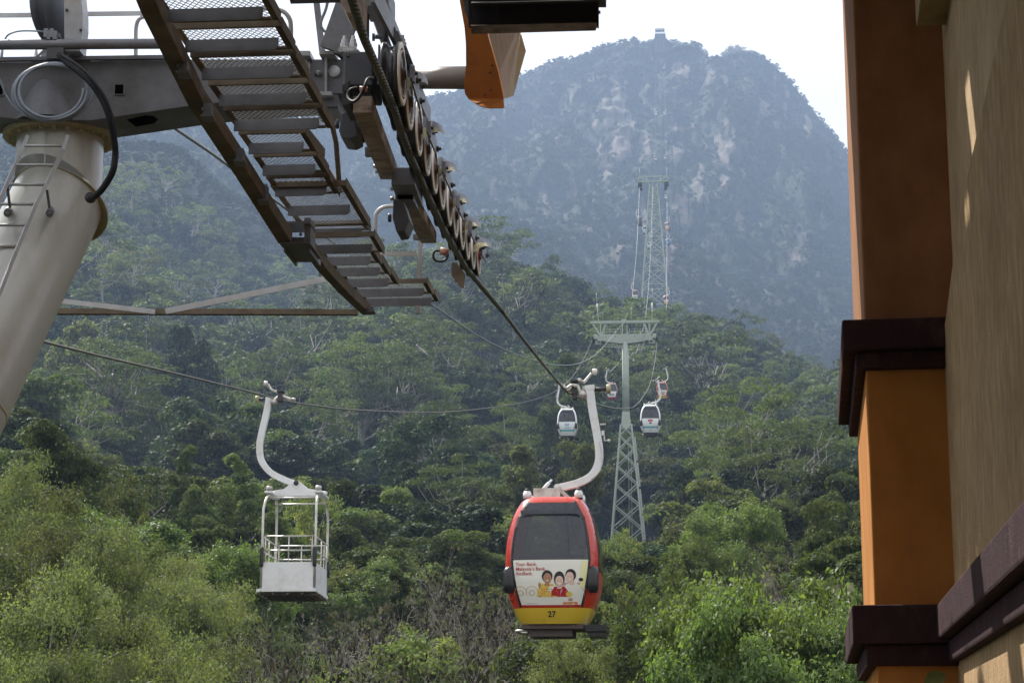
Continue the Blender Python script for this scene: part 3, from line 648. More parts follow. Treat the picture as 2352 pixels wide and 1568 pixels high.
def gn_forest(name, protos, X, Y, Z, SC, IDX, label):
    me = bpy.data.meshes.new(name); me.vertices.add(len(X)); me.vertices.foreach_set('co', np.stack([X, Y, Z], -1).astype(np.float32).ravel())
    a = me.attributes.new('size', 'FLOAT_VECTOR', 'POINT'); a.data.foreach_set('vector', SC.astype(np.float32).ravel())
    a = me.attributes.new('turn', 'FLOAT', 'POINT'); a.data.foreach_set('value', (RNG.random(len(X)) * 6.28).astype(np.float32))
    a = me.attributes.new('sort', 'INT', 'POINT'); a.data.foreach_set('value', IDX.astype(np.int32))
    o = link(name, me); tag(o, label, kind='stuff')
    pc = bpy.data.collections.new(name + '_kinds')
    for i, pm in enumerate(protos):
        po = bpy.data.objects.new('%s_kind_%02d' % (name, i), pm); pc.objects.link(po)
    g = bpy.data.node_groups.new(name, 'GeometryNodeTree'); g.interface.new_socket('Geometry', in_out='INPUT', socket_type='NodeSocketGeometry'); g.interface.new_socket('Geometry', in_out='OUTPUT', socket_type='NodeSocketGeometry')
    N = g.nodes.new; L = g.links.new
    gi, go = N('NodeGroupInput'), N('NodeGroupOutput'); ip = N('GeometryNodeInstanceOnPoints'); ci = N('GeometryNodeCollectionInfo'); ci.inputs[0].default_value = pc; ci.inputs['Separate Children'].default_value = True; ci.inputs['Reset Children'].default_value = True
    def at(n, t):
        x = N('GeometryNodeInputNamedAttribute'); x.data_type = t; x.inputs[0].default_value = n; return x.outputs[0]
    cx = N('ShaderNodeCombineXYZ'); L(at('turn', 'FLOAT'), cx.inputs[2])
    mtp = N('GeometryNodeMeshToPoints'); L(gi.outputs[0], mtp.inputs[0]); L(mtp.outputs[0], ip.inputs['Points'])
    L(ci.outputs[0], ip.inputs['Instance']); ip.inputs['Pick Instance'].default_value = True
    L(at('sort', 'INT'), ip.inputs['Instance Index']); L(cx.outputs[0], ip.inputs['Rotation']); L(at('size', 'FLOAT_VECTOR'), ip.inputs['Scale']); L(ip.outputs[0], go.inputs[0])
    md = o.modifiers.new('trees', 'NODES'); md.node_group = g
    return o
def scales(n, lo, hi): 
    s = RNG.uniform(lo, hi, n); w = s * RNG.uniform(.85, 1.2, n); return np.stack([w, w, s], -1)
# trees between 110 m and 340 m that are past the count kept as single trees: merged prototypes of the same kinds
rest = cand[NIND:] + hidden
if rest:
    joined = {}
    for kd in K:
        for i, (c, t, h0, w0) in enumerate(K[kd]):
            bm = bmesh.new(); bm.from_mesh(c); nf = len(bm.faces); bm.from_mesh(t); bm.faces.ensure_lookup_table()
            for f in bm.faces[nf:]: f.material_index = 1
            me = bpy.data.meshes.new('grove_tree'); bm.to_mesh(me); bm.free(); me.materials.append(c.materials[0]); me.materials.append(t.materials[0]); joined[(kd, i)] = (me, h0)
    keys = list(joined); km = {}
    for i, k in enumerate(keys): km.setdefault(k[0], []).append(i)
    A = np.array([(c[1], c[2], c[3] - .3) for c in rest]); idx = np.array([km[c[5]][int(RNG.integers(0, len(km[c[5]])))] for c in rest])
    h = np.array([c[4] / joined[keys[i]][1] for c, i in zip(rest, idx)])
    gn_forest('woodland', [joined[k][0] for k in keys], A[:, 0], A[:, 1], A[:, 2], np.stack([h, h, h], -1), idx, 'closed canopy of the lower forest slope between the single trees')
X, Y, Z = scatter(340, 760, 7.6, 20); n = len(X)
pn = pnoise(X / 60, Y / 60, 0 * X); q = RNG.random(n) + pn * .7
idx = np.where(q < .3, 0, np.where(q < .55, 1, np.where(q < .68, 2, np.where(q < .86, 3, np.where(q < .96, 4, 5)))))
gn_forest('forest', FAR, X, Y, Z - .5, scales(n, .5, 1.3) ** 1.0, idx, 'green rainforest covering the nearer ridges')
X, Y, Z = scatter(760, 2050, 5.8, 19); 
az = np.arctan2(X, Y); r = np.hypot(X, Y); z0 = base_z(az, r)
m = np.clip((r - 950) / 300, 0, 1) * np.clip((1900 - r) / 60, 0, 1)
dr = m * 52 * fbm(X / 70, Y / 260, Z / 240, 5, True) + m * 9 * fbm(X / 18, Y / 40, Z / 14, 4)
X, Y = (r + dr) * np.sin(az), (r + dr) * np.cos(az)
rk = rock_mask(X, Y, Z); keep = rk < RNG.uniform(.05, .75, len(X)); X, Y, Z = X[keep], Y[keep], Z[keep]; n = len(X)
gn_forest('mountain_forest', MTN, X, Y, Z - 1.2, scales(n, .38, .85), RNG.integers(0, 4, n), 'hazy forest clinging to the rocky mountain face and the far ridge')

# ------------------------------------------------------------------ the air
hz = MB(); hz.box((0, 2050, 400), (5200, 4500, 860))
hm = bpy.data.materials.new('haze'); hm.use_nodes = True; ht = hm.node_tree; ht.nodes.clear()
ho = ht.nodes.new('ShaderNodeOutputMaterial'); pv = ht.nodes.new('ShaderNodeVolumePrincipled')
pv.inputs['Density'].default_value = .00024; pv.inputs['Color'].default_value = (.50, .68, 1.0, 1); pv.inputs['Anisotropy'].default_value = .2
ht.links.new(pv.outputs[0], ho.inputs['Volume'])
hzo = hz.build('haze', hm); tag(hzo, 'pale bluish humid air over the valley and mountain', kind='stuff')

# thin mist rolling over the far summit
mi = MB(Wr(1660, 120, 1880))
for u, v, a, h in ((1640, 128, 22, 6), (1668, 116, 26, 7), (1700, 108, 24, 6), (1622, 138, 12, 9), (1735, 106, 18, 4)):
    c = Wr(u, v, 1880); V = []; F = []
    for i in range(9):
        for j in range(16): t = pi * i / 8; q = 2 * pi * j / 16; V.append(c + Vector((a * sin(t) * cos(q), 26 * sin(t) * sin(q), h * cos(t))))
    mi.add(V, [(i * 16 + j, i * 16 + (j + 1) % 16, (i + 1) * 16 + (j + 1) % 16, (i + 1) * 16 + j) for i in range(8) for j in range(16)], 0, True)
mm_ = bpy.data.materials.new('mist'); mm_.use_nodes = True; q_ = mm_.node_tree; q_.nodes.clear(); o_ = q_.nodes.new('ShaderNodeOutputMaterial'); v_ = q_.nodes.new('ShaderNodeVolumePrincipled'); v_.inputs['Density'].default_value = .007; v_.inputs['Color'].default_value = (1, 1, 1, 1); q_.links.new(v_.outputs[0], o_.inputs['Volume'])
tag(mi.build('mist', mm_), 'wisp of white mist over the right hand summit', kind='stuff')
# ================================================================== ROPEWAY
M['galv'] = mat('galvanised_steel', (.165, .172, .195), .5, metal=.35, var=.28, scale=3, bump=.1, dirt=(.08, .06, .04), dirt_amt=.45, dscale=2.2)
M['galv_light'] = mat('galvanised_steel_pale', (.40, .41, .43), .45, metal=.3, var=.18, scale=5, bump=.08, dirt=(.25, .2, .14), dirt_amt=.35, dscale=3)
M['steel_dark'] = mat('dark_steel', (.045, .047, .055), .6, metal=.3, var=.3, scale=5, bump=.1, dirt=(.09, .06, .04), dirt_amt=.5)
M['rusty'] = mat('rust_streaked_steel', (.135, .110, .078), .8, metal=.1, var=.35, scale=5, bump=.25, dirt=(.07, .038, .02), dirt_amt=.6, dscale=3)
M['bronze_dirt'] = mat('grease_stained_steel', (.30, .24, .19), .8, metal=.1, var=.35, scale=4, bump=.2, dirt=(.07, .045, .03), dirt_amt=.85, dscale=5, stretch=(1, 1, 2))
M['box_grey'] = mat('blue_grey_casting', (.065, .072, .09), .55, var=.2, scale=6, bump=.1, dirt=(.06, .05, .045), dirt_amt=.4)
M['column_paint'] = mat('pylon_paint', (.45, .46, .435), .32, var=.07, scale=.9, bump=.03, dirt=(.22, .205, .15), dirt_amt=.55, dscale=1.6, stretch=(1, 1, .35), coat=.25)
M['flange_paint'] = mat('flange_paint', (.36, .32, .18), .6, var=.12, scale=4, bump=.05, dirt=(.16, .12, .05), dirt_amt=.5, dscale=4)
M['rubber'] = flat('black_rubber', (.018, .018, .02), .55)
M['rubber_tread'] = mat('sheave_rubber', (.022, .022, .026), .35, var=.3, scale=3, bump=.05)
M['ring_white'] = mat('sheave_ring', (.78, .74, .68), .45, var=.15, scale=8, bump=.05, dirt=(.35, .22, .18), dirt_amt=.35, dscale=6)
M['hub_brown'] = mat('sheave_hub', (.075, .05, .045), .6, var=.3, scale=8, bump=.1, dirt=(.05, .03, .03), dirt_amt=.6)
M['hub_red'] = mat('red_sheave_hub', (.42, .04, .03), .5, var=.2, scale=8, bump=.1)
M['strand'] = mat('greased_rope', (.105, .088, .062), .42, metal=.55, var=.3, scale=30, bump=.2)
M['strand_grey'] = mat('rope_grey', (.24, .25, .25), .5, metal=.4, var=.2, scale=20, bump=.1)
M['cable_grey'] = flat('cable_grey', (.20, .23, .28), .45)
M['cable_black'] = flat('cable_black', (.015, .016, .02), .55, spec=.3)
M['void'] = flat('dark_opening', (.003, .003, .004), 1, spec=0)
M['pipe_brown'] = mat('brown_pipe', (.20, .17, .15), .5, metal=.2, var=.15, scale=2, bump=.03)
M['orange'] = mat('orange_paint', (.50, .165, .025), .45, var=.06, scale=2, bump=.03, dirt=(.2, .07, .03), dirt_amt=.5, dscale=7)
M['cream'] = mat('weathered_cream_paint', (.88, .80, .64), .6, var=.08, scale=2, bump=.05, dirt=(.40, .32, .24), dirt_amt=.18, dscale=3, stretch=(6, 6, .5))
M['yellow_dull'] = mat('yellow_strip_paint', (.75, .62, .20), .55, var=.08, scale=3, bump=.03)
M['switch_pink'] = flat('faded_switch_plastic', (.36, .17, .12), .5)
M['horn'] = mat('catcher_underside', (.44, .40, .24), .6, metal=.1, var=.25, scale=9, bump=.1, dirt=(.12, .08, .04), dirt_amt=.6, dscale=8)
M['white'] = mat('white_paint', (.74, .76, .78), .4, var=.06, scale=3, bump=.03, dirt=(.40, .36, .28), dirt_amt=.45, dscale=3)
M['white_gloss'] = mat('white_cabin_paint', (.78, .82, .84), .22, var=.03, scale=2, bump=0, coat=.6)
M['alu'] = mat('cast_aluminium', (.58, .57, .54), .42, metal=.45, var=.15, scale=8, bump=.05, dirt=(.2, .16, .1), dirt_amt=.5, dscale=5)
M['red'] = mat('red_cabin_paint', (.50, .030, .010), .28, var=.06, scale=2, bump=0, coat=.4)
M['darkred'] = mat('crimson_cabin_paint', (.33, .012, .03), .25, var=.05, scale=2, bump=0, coat=.8)
M['blue'] = flat('blue_cabin_paint', (.05, .22, .60), .3)
M['yellow'] = mat('yellow_cabin_paint', (.72, .50, .035), .3, var=.05, scale=2, bump=0, coat=.6)
M['teal'] = flat('teal_stripe', (.10, .42, .48), .3)
M['black'] = flat('black_plastic', (.015, .015, .018), .32)
M['poster'] = flat('poster_white', (.80, .80, .74), .35)
M['poster_yellow'] = flat('poster_pale_yellow', (.80, .78, .42), .35)
M['ink_red'] = flat('ink_red', (.45, .02, .03), .4)
M['ink_dark'] = flat('ink_dark', (.02, .018, .02), .4)
M['ink_gold'] = flat('ink_gold', (.62, .42, .20), .4)
M['skin1'] = flat('print_skin_brown', (.42, .22, .13), .5); M['skin2'] = flat('print_skin_fair', (.72, .50, .42), .5)
M['print_yellow'] = flat('print_yellow', (.75, .52, .10), .5); M['print_red'] = flat('print_red', (.45, .01, .02), .5); M['print_pink'] = flat('print_pink', (.62, .30, .38), .5)
M['print_orange'] = flat('print_orange', (.65, .16, .05), .5); M['print_blue'] = flat('print_blue', (.10, .32, .70), .5)
M['pylon_green'] = mat('pale_green_pylon_paint', (.36, .42, .36), .6, var=.08, scale=.8, bump=0, dirt=(.22, .24, .19), dirt_amt=.4, dscale=.7)
M['pylon_grey'] = flat('far_pylon_paint', (.26, .32, .30), .7)
def glass_mat():
    m = bpy.data.materials.new('tinted_glass'); m.use_nodes = True; t = m.node_tree; t.nodes.clear(); new = t.nodes.new; lk = t.links.new
    o = new('ShaderNodeOutputMaterial'); tr = new('ShaderNodeBsdfTransparent'); tr.inputs[0].default_value = (.52, .54, .57, 1)
    gl = new('ShaderNodeBsdfGlossy'); gl.inputs['Roughness'].default_value = .04; gl.inputs[0].default_value = (.9, .93, 1, 1)
    df = new('ShaderNodeBsdfDiffuse'); df.inputs[0].default_value = (.07, .075, .09, 1)
    fr = new('ShaderNodeFresnel'); fr.inputs[0].default_value = 1.55
    a = new('ShaderNodeMixShader'); a.inputs[0].default_value = .28; lk(tr.outputs[0], a.inputs[1]); lk(df.outputs[0], a.inputs[2])
    b = new('ShaderNodeMixShader'); lk(fr.outputs[0], b.inputs[0]); lk(a.outputs[0], b.inputs[1]); lk(gl.outputs[0], b.inputs[2]); lk(b.outputs[0], o.inputs[0]); return m
M['glass'] = glass_mat()

LDIR = Vector((.0812, .9967, 0)); LX = Vector((.9967, -.0812, 0)); UP = Vector((0, 0, 1))
ROPE_RZ = -atan2(.0812, .9967)
def dR(u): return 2.24 / (.0815 - (u - CX) / FPX)
def dL(u): return 10.44 / (.0815 - (u - CX) / FPX)
def dC(u): return 6.28 / (.0815 - (u - CX) / FPX)
def dW(u): return 3.106 / (.08 - (u - CX) / FPX)

# ------------------------------------------------------------------ ropes
def rope_thing(name, pts, r, matn, label, strands=0, n=8, sub=8, cat='rope'):
    P = arc_pts(pts, sub); o0 = P[0]; mb = MB(o0)
    if not strands: mb.tube(P, r, n)
    else:       # twisted lay of outer strands
        L = 0; vs = []; prev = None; m = 30
        Q = [P[0]]
        step = .022
        for a, b in zip(P[:-1], P[1:]):
            k = max(1, int((b - a).length / step)); Q += [a + (b - a) * (j / k) for j in range(1, k + 1)]
        for i, p in enumerate(Q):
            d = (Q[min(i + 1, len(Q) - 1)] - Q[max(i - 1, 0)]).normalized()
            x = d.cross(UP).normalized() if prev is None else (prev - d * prev.dot(d)).normalized(); prev = x; y = d.cross(x)
            if i: L += (p - Q[i - 1]).length
            for k in range(m):
                a = 2 * pi * k / m; rr = r * (.74 + .28 * abs(cos((a * strands + L * 2 * pi * strands / .52) / 2)) ** .7)
                vs.append(p + (x * cos(a) + y * sin(a)) * rr)
        fs = [(i * m + k, i * m + (k + 1) % m, (i + 1) * m + (k + 1) % m, (i + 1) * m + k) for i in range(len(Q) - 1) for k in range(m)]
        mb.add(vs, fs, 0, False)
    o = mb.build(name, M[matn]); tag(o, label, cat); return o
RP = [(800, -40), (818, 30), (835, 85), (871, 168), (905, 262), (950, 375), (1000, 490), (1040, 570), (1075, 625), (1150, 712), (1220, 802), (1290, 887), (1310, 904), (1340, 916), (1378, 930), (1410, 937), (1440, 938), (1460, 931), (1476, 912), (1492, 884), (1502, 842), (1508, 800), (1510, 772)]
ROPE_C = [(901, 240), (920, 297), (942, 357), (962, 402), (980, 444), (998, 481), (1015, 518), (1030, 546), (1046, 573), (1059, 596), (1072, 618), (1085, 633)]
DS = [14.9 + .65 * k for k in range(12)]
ROPE_P = [W(u, v, d) for (u, v), d in zip(ROPE_C, DS)]
RPT = [W(795, -40, 12.0), W(818, 30, 12.6), W(835, 85, 13.1), W(871, 168, 14.0)] + ROPE_P + [W(1118, 672, 23.9), W(1150, 710, 25.9)] + [W(u, v, dR(u)) for u, v in RP[10:]]
rope_thing('haul_rope', RPT[:18], .030, 'strand', 'thick twisted rope running under the black sheaves', strands=6)
rope_thing('haul_rope', RPT[17:], .024, 'strand', 'rope carrying the big red cabin down towards the lattice pylon', sub=10)
LP = [(60, 772), (110, 787), (250, 822), (400, 857), (600, 906), (640, 917), (700, 928), (800, 940), (900, 945), (1000, 947), (1100, 939), (1200, 924), (1260, 906), (1292, 886), (1320, 858), (1345, 815), (1362, 777)]
rope_thing('haul_rope', [W(u, v, dL(u)) for u, v in LP], .024, 'strand', 'rope sagging behind the pylon tube and holding the empty carrier', sub=10)
CP = [(330, 245), (405, 297), (500, 362), (590, 430), (800, 580), (1000, 705), (1080, 760), (1150, 798), (1220, 825), (1280, 838), (1330, 834), (1370, 812), (1400, 780), (1420, 755), (1436, 738)]
rope_thing('signal_cable', [W(u, v, dC(u)) for u, v in CP], .022, 'strand_grey', 'thin signal cable from the girder down to the top of the lattice pylon', sub=10, cat='cable')
M['strand_far'] = flat('distant_rope', (.12, .125, .13), .7)
def far(pts, r, lab, nm='haul_rope', cat='rope'):
    return rope_thing(nm, [W(*p) for p in pts], r, 'strand_grey' if pts[0][2] < 500 else 'strand_far', lab, n=5, sub=6, cat=cat)
far([(1362, 777, 252), (1373, 795, 268), (1385, 835, 290), (1395, 851, 308), (1403, 852, 325), (1427, 824, 385), (1437, 795, 420), (1444, 765, 450), (1449, 739, 475), (1452, 691, 495), (1455, 652, 510), (1463, 562, 550), (1469, 430, 592)], .045, 'rope behind the lattice pylon rising to the near side of the far pylon')
far([(1510, 772, 252), (1516, 800, 290), (1520, 826, 330), (1526, 840, 400), (1529, 820, 430), (1530, 775, 470), (1531, 700, 510), (1531.5, 632, 540), (1532, 550, 565), (1532.5, 430, 592)], .045, 'rope right of the far pylon carrying the red and yellow cabins')
far([(1436, 738, 252), (1455, 768, 310), (1474, 762, 377), (1481, 734, 420), (1488, 678, 470), (1494, 588, 520), (1498, 473, 570), (1500, 421, 592)], .04, 'signal cable in the middle of the far pylon', 'signal_cable', 'cable')
far([(1469, 430, 592), (1474, 474, 640), (1482, 515, 720), (1490, 535, 820), (1497, 505, 920), (1502, 440, 1020), (1504, 380, 1130), (1505, 320, 1260), (1505.5, 257, 1400), (1506, 180, 1650), (1508, 92, 1885)], .035, 'distant rope climbing the mountain towards the summit station, nearer the peak')
far([(1532.5, 430, 592), (1535, 500, 700), (1535, 535, 840), (1533, 505, 980), (1531, 440, 1130), (1530, 360, 1290), (1528, 257, 1480), (1526, 149, 1720), (1524, 92, 1885)], .035, 'distant rope climbing the mountain towards the summit station, beside the rocky patches')
far([(1500, 421, 592), (1508, 470, 720), (1514, 480, 860), (1517, 430, 1040), (1518, 360, 1250), (1517, 257, 1480), (1516, 149, 1720), (1516, 92, 1885)], .03, 'thin distant cable between the two summit ropes', 'signal_cable', 'cable')

# ------------------------------------------------------------------ gondola cabins; local frame: x across, y away along the rope, z up, origin on the rope
PROF = [(0, .50, .55), (.035, .575, .63), (.11, .65, .72), (.25, .735, .82), (.43, .815, .92), (.65, .875, 1.0), (.89, .92, 1.04), (1.12, .945, 1.07), (1.35, .955, 1.08), (1.69, .94, 1.06), (1.88, .915, 1.03), (2.03, .875, .98), (2.26, .79, .90), (2.40, .73, .83), (2.54, .64, .75)]
PZ = [p[0] for p in PROF]; PX = [p[1] for p in PROF]; PY = [p[2] for p in PROF]; NE = 5.0
def pw(z): return float(np.interp(z, PZ, PX)), float(np.interp(z, PZ, PY))
HFZ = [.10, .15, .2, .43, .65, .89, 1.12, 1.31, 1.55, 1.80, 2.05, 2.23]; HFX = [.485, .51, .535, .655, .715, .757, .782, .792, .768, .725, .67, .628]
def HF(z): return float(np.interp(z, HFZ, HFX))
def surf(x, z, e=0, back=False):
    wx, wy = pw(z); y = wy * max(0, 1 - (min(abs(x), wx * .999) / wx) ** NE) ** (1 / NE); y = y + e
    return (x, y if back else -y, -z)
def surf_side(y, z, e=0, s=1):
    wx, wy = pw(z); x = wx * max(0, 1 - (min(abs(y), wy * .999) / wy) ** NE) ** (1 / NE) + e
    return (s * x, y, -z)
def band(mb, z0, z1, lf, rf, e, mi=0, back=False, nz=10, nx=8, fn=surf, **k):
    vs = []
    for i in range(nz + 1):
        z = z0 + (z1 - z0) * i / nz; a, b = lf(z), rf(z)
        vs += [fn(a + (b - a) * j / nx, z, e, **k) if fn is surf_side else surf(a + (b - a) * j / nx, z, e, back) for j in range(nx + 1)]
    fs = [(i * (nx + 1) + j, i * (nx + 1) + j + 1, (i + 1) * (nx + 1) + j + 1, (i + 1) * (nx + 1) + j) for i in range(nz) for j in range(nx)]
    mb.add(vs, fs, mi, True)
def disc(mb, cx, cz, rx, rz, e, mi, n=14, a0=0):
    vs = [surf(cx, cz, e)] + [surf(cx + rx * cos(2 * pi * k / n + a0), cz + rz * sin(2 * pi * k / n + a0), e) for k in range(n)]
    mb.add(vs, [(0, k + 1, (k + 1) % n + 1) for k in range(n)], mi)
def poly(mb, pts, e, mi): mb.add([surf(x, z, e) for x, z in pts], [tuple(range(len(pts)))], mi)
def ringp(mb, cx, cz, r, w, e, mi, a0=0, a1=2 * pi, n=20):
    vs = []
    for k in range(n + 1):
        a = a0 + (a1 - a0) * k / n; vs += [surf(cx + r * cos(a), cz + r * sin(a), e), surf(cx + (r - w) * cos(a), cz + (r - w) * sin(a), e)]
    mb.add(vs, [(2 * k, 2 * k + 1, 2 * k + 3, 2 * k + 2) for k in range(n)], mi)
def text_mesh(body, size, bold=0.0, space=1.0, shear=0):
    c = bpy.data.curves.new('lettering', 'FONT'); c.body = body; c.size = size; c.offset = bold * size; c.space_character = space; c.shear = shear; c.resolution_u = 3
    o = bpy.data.objects.new('lettering', c); COL.objects.link(o)
    dg = bpy.context.evaluated_depsgraph_get(); me = bpy.data.meshes.new_from_object(o.evaluated_get(dg))
    bpy.data.objects.remove(o); bpy.data.curves.remove(c)
    return me
def text_on(body, x, z, size, matn, parent, bold=.0, e=.012, align='L', space=1.0, shear=0, name='lettering'):
    me = text_mesh(body, size, bold, space, shear)
    wd = max(v.co.x for v in me.vertices); off = {'L': 0, 'C': -wd / 2, 'R': -wd}[align]
    for v in me.vertices: v.co = surf(v.co.x + x + off, z - v.co.y, e)
    return link(name, me, M[matn], parent)

def make_cabin(style, m=1, label='', nm='gondola'):
    """style: red, crimson, white, whiter, blue; m = +1: rope at the right of the cabin's middle"""
    root = empty(nm)
    body_m, low_m = {'red': ('red', 'yellow'), 'crimson': ('darkred', 'darkred'), 'white': ('white_gloss', 'white_gloss'), 'whiteb': ('white_gloss', 'white_gloss'), 'blue': ('blue', 'blue'), 'dark': ('box_grey', 'box_grey')}[style]
    X0, Z0 = -.40 * m, -2.22
    cab = Vector((X0, 0, Z0))
    # shell with real openings for the windows
    nA = 112; zs = list(np.linspace(0, .11, 4)) + list(np.linspace(.14, 2.54, 41)); vs = []
    def rp(z, k):
        a = 2 * pi * k / nA; wx, wy = pw(z); c, s = cos(a), sin(a)
        q = (abs(c) ** NE + abs(s) ** NE) ** (-1 / NE); return (wx * c * q, wy * s * q, -z)
    for z in zs: vs += [rp(z, k) for k in range(nA)]
    up, lo = MB(), MB(); fu, fl = [], []
    for i in range(len(zs) - 1):
        zc = (zs[i] + zs[i + 1]) / 2
        for k in range(nA):
            x, y, _ = rp(zc, k + .5); wx, wy = pw(zc)
            ff = abs(abs(y) - wy) < .35 and .13 < zc < 2.21 and abs(x) < HF(zc) - .012 and abs(x) < wx * .93 and abs(y) > wy * .55
            sf = .30 < zc < 1.50 and abs(y) < wy * .62 and abs(x) > wx * .6
            if ff or sf: continue
            q = (i * nA + k, i * nA + (k + 1) % nA, (i + 1) * nA + (k + 1) % nA, (i + 1) * nA + k); (fu if zc < 2.262 else fl).append(q)
    up.add(vs, fu, 0, True); lo.add(vs, fl, 0, True)
    up.add([rp(0, k) for k in range(nA)], [tuple(range(nA))]); lo.add([rp(2.54, k) for k in range(nA)], [tuple(range(nA))])
    body = up.build('cabin_shell', M[body_m], root); body.location = cab
    lp = lo.build('lower_panel', M[low_m], root); lp.location = cab
    def part(mb, name, mats, parent=root):
        o = mb.build(name, mats, parent, loc=(0, 0, 0)); o.location = cab if parent is root else (0, 0, 0); return o
    for back in (False, True):
        g = MB()
        rim = [(-HF(z), z) for z in HFZ] + [(HF(z), z) for z in reversed(HFZ)]
        inn = [(-(HF(z) - .045), min(max(z, .145), 2.19)) for z in HFZ] + [((HF(z) - .045), min(max(z, .145), 2.19)) for z in reversed(HFZ)]
        n = len(rim); V = [surf(x, z, .010, back) for x, z in rim] + [surf(x, z, .010, back) for x, z in inn]
        g.add(V, [(k, (k + 1) % n, n + (k + 1) % n, n + k) for k in range(n)])
        fr = part(g, 'window_frame', M['rubber'])
        gl = MB(); band(gl, .145, 1.31, lambda z: -(HF(z) - .04), lambda z: HF(z) - .04, .004, back=back); part(gl, 'window_pane', M['glass'], fr)
        pn = MB(); band(pn, 1.31, 2.19, lambda z: -(HF(z) - .04), lambda z: HF(z) - .04, .004, 0, back=back)
        pmat = {'red': 'poster', 'crimson': 'poster', 'white': 'white_gloss', 'whiteb': 'white_gloss', 'blue': 'blue', 'dark': 'box_grey'}[style]
        pan = part(pn, 'poster' if style in ('red', 'crimson') else 'end_panel', M[pmat])
        if back: continue
        if style == 'red':
            pr = MB()
            band(pr, 1.33, 1.85, lambda z: .62 - (z - 1.33) * .1, lambda z: HF(z) - .05, .006, 0)
            band(pr, 1.40, 1.75, lambda z: -.62, lambda z: -.05, .005, 7)
            # line art rings of the emblem, lower left
            for cx_ in (-.60, -.37): ringp(pr, cx_, 1.94, .125, .010, .009, 1, pi, 2 * pi); ringp(pr, cx_, 1.95, .055, .012, .009, 1)
            for xx in (-.725, -.485, -.245, -.545, -.425): poly(pr, [(xx, 1.94), (xx + .010, 1.94), (xx + .010, 2.0), (xx, 2.0)], .009, 1)
            # three laughing children
            for (cx_, cz_, tilt, sk, hair, top, w) in ((-.07, 1.66, .01, 2, 3, 4, .20), (.42, 1.64, -.04, 6, 3, 8, .24), (.175, 1.715, 0, 6, 3, 5, .165)):
                poly(pr, [(cx_ - w, 2.03), (cx_ - w * .95, 1.92), (cx_ - w * .6, cz_ + .12), (cx_ + w * .6, cz_ + .12), (cx_ + w, 1.92), (cx_ + w * 1.02, 2.03)], .008, top)
                poly(pr, [(cx_ - .035, cz_ + .07), (cx_ + .035, cz_ + .07), (cx_ + .05, cz_ + .16), (cx_ - .05, cz_ + .16)], .0085, sk)
                disc(pr, cx_ + tilt * .5, cz_ - .03, .108, .118 if top != 5 else .15, .010, 3); disc(pr, cx_ + tilt, cz_ + .012, .080, .102, .012, sk)
                for ex in (-.03, .03): disc(pr, cx_ + tilt + ex, cz_ - .005, .011, .005, .0135, 3, 8)
                disc(pr, cx_ + tilt, cz_ + .058, .026, .012, .0135, 7, 10)
            disc(pr, .60, 1.70, .045, .035, .009, 3)
            poly(pr, [(-.20, 1.82), (-.235, 1.83), (-.225, 2.03), (-.185, 2.03)], .009, 2); disc(pr, -.215, 1.80, .03, .045, .0095, 2)
            for k in range(12): disc(pr, -.17 + .045 * (k % 5), 1.88 + .045 * (k // 5), .012, .012, .0095, 10 if k % 2 else 5, 7)
            for k in range(5): poly(pr, [(.33 + .06 * k, 1.80), (.345 + .06 * k, 1.80), (.37 + .06 * k, 2.02), (.355 + .06 * k, 2.02)], .0095, 7)
            disc(pr, .36, 1.98, .065, .05, .0098, 11)
            poly(pr, [(.24, 2.13), (.52, 2.13), (.52, 2.175), (.24, 2.175)], .009, 10)
            for cx_ in (.365, .405): ringp(pr, cx_, 2.085, .024, .010, .009, 5)
            band(pr, 2.185, 2.205, lambda z: -(HF(z) - .05), lambda z: HF(z) - .05, .013, 5, nz=1)
            part(pr, 'printed_picture', [M[k] for k in ('poster_yellow', 'ink_gold', 'skin1', 'ink_dark', 'print_yellow', 'ink_red', 'skin2', 'poster', 'print_pink', 'ink_red', 'print_orange', 'print_yellow')], pan)
            text_on('Your Bank.', -.69, 1.425, .095, 'ink_red', pan, .008); text_on('Malaysia\u2019s Bank.', -.69, 1.515, .095, 'ink_red', pan, .008); text_on('AmBank.', -.69, 1.605, .095, 'ink_red', pan, .008)
            text_on('AmBank Group', .38, 2.168, .038, 'print_yellow', pan, .02, align='C'); text_on('ambankgroup.com', -.50, 2.165, .032, 'cable_grey', pan)
            text_on('27', 0.01, 2.41, .155, 'ink_dark', lp, .03, e=.006, align='C')
        elif style == 'crimson':
            pr = MB(); band(pr, 1.7, 1.95, lambda z: -.4, lambda z: .4, .01, 0, nz=3); part(pr, 'printed_picture', [M['cable_grey']], pan); text_on('15', 0, 2.42, .14, 'white', lp, .03, e=.006, align='C')
        elif style == 'white':
            pr = MB(); band(pr, 2.02, 2.17, lambda z: -(HF(z) - .05), lambda z: HF(z) - .05, .01, 0, nz=3)
            n = 6; disc(pr, 0, 1.58, .20, .13, .010, 1, 6); disc(pr, 0, 1.56, .09, .06, .013, 2, 6); disc(pr, -.16, 1.50, .05, .03, .013, 1, 4); disc(pr, .16, 1.50, .05, .03, .013, 1, 4)
            part(pr, 'printed_picture', [M['teal'], M['print_blue'], M['white_gloss']], pan); text_on('Clinelle', .0, 1.90, .15, 'ink_dark', pan, .005, align='C', shear=.3); text_on('1', 0, 2.43, .13, 'ink_dark', lp, .03, e=.006, align='C')
        elif style == 'whiteb':
            pr = MB(); band(pr, 2.02, 2.17, lambda z: -(HF(z) - .05), lambda z: HF(z) - .05, .01, 0, nz=3); band(pr, 1.40, 1.60, lambda z: -.21, lambda z: .21, .01, 1, nz=3); band(pr, 1.66, 1.80, lambda z: -.10, lambda z: .10, .01, 2, nz=2)
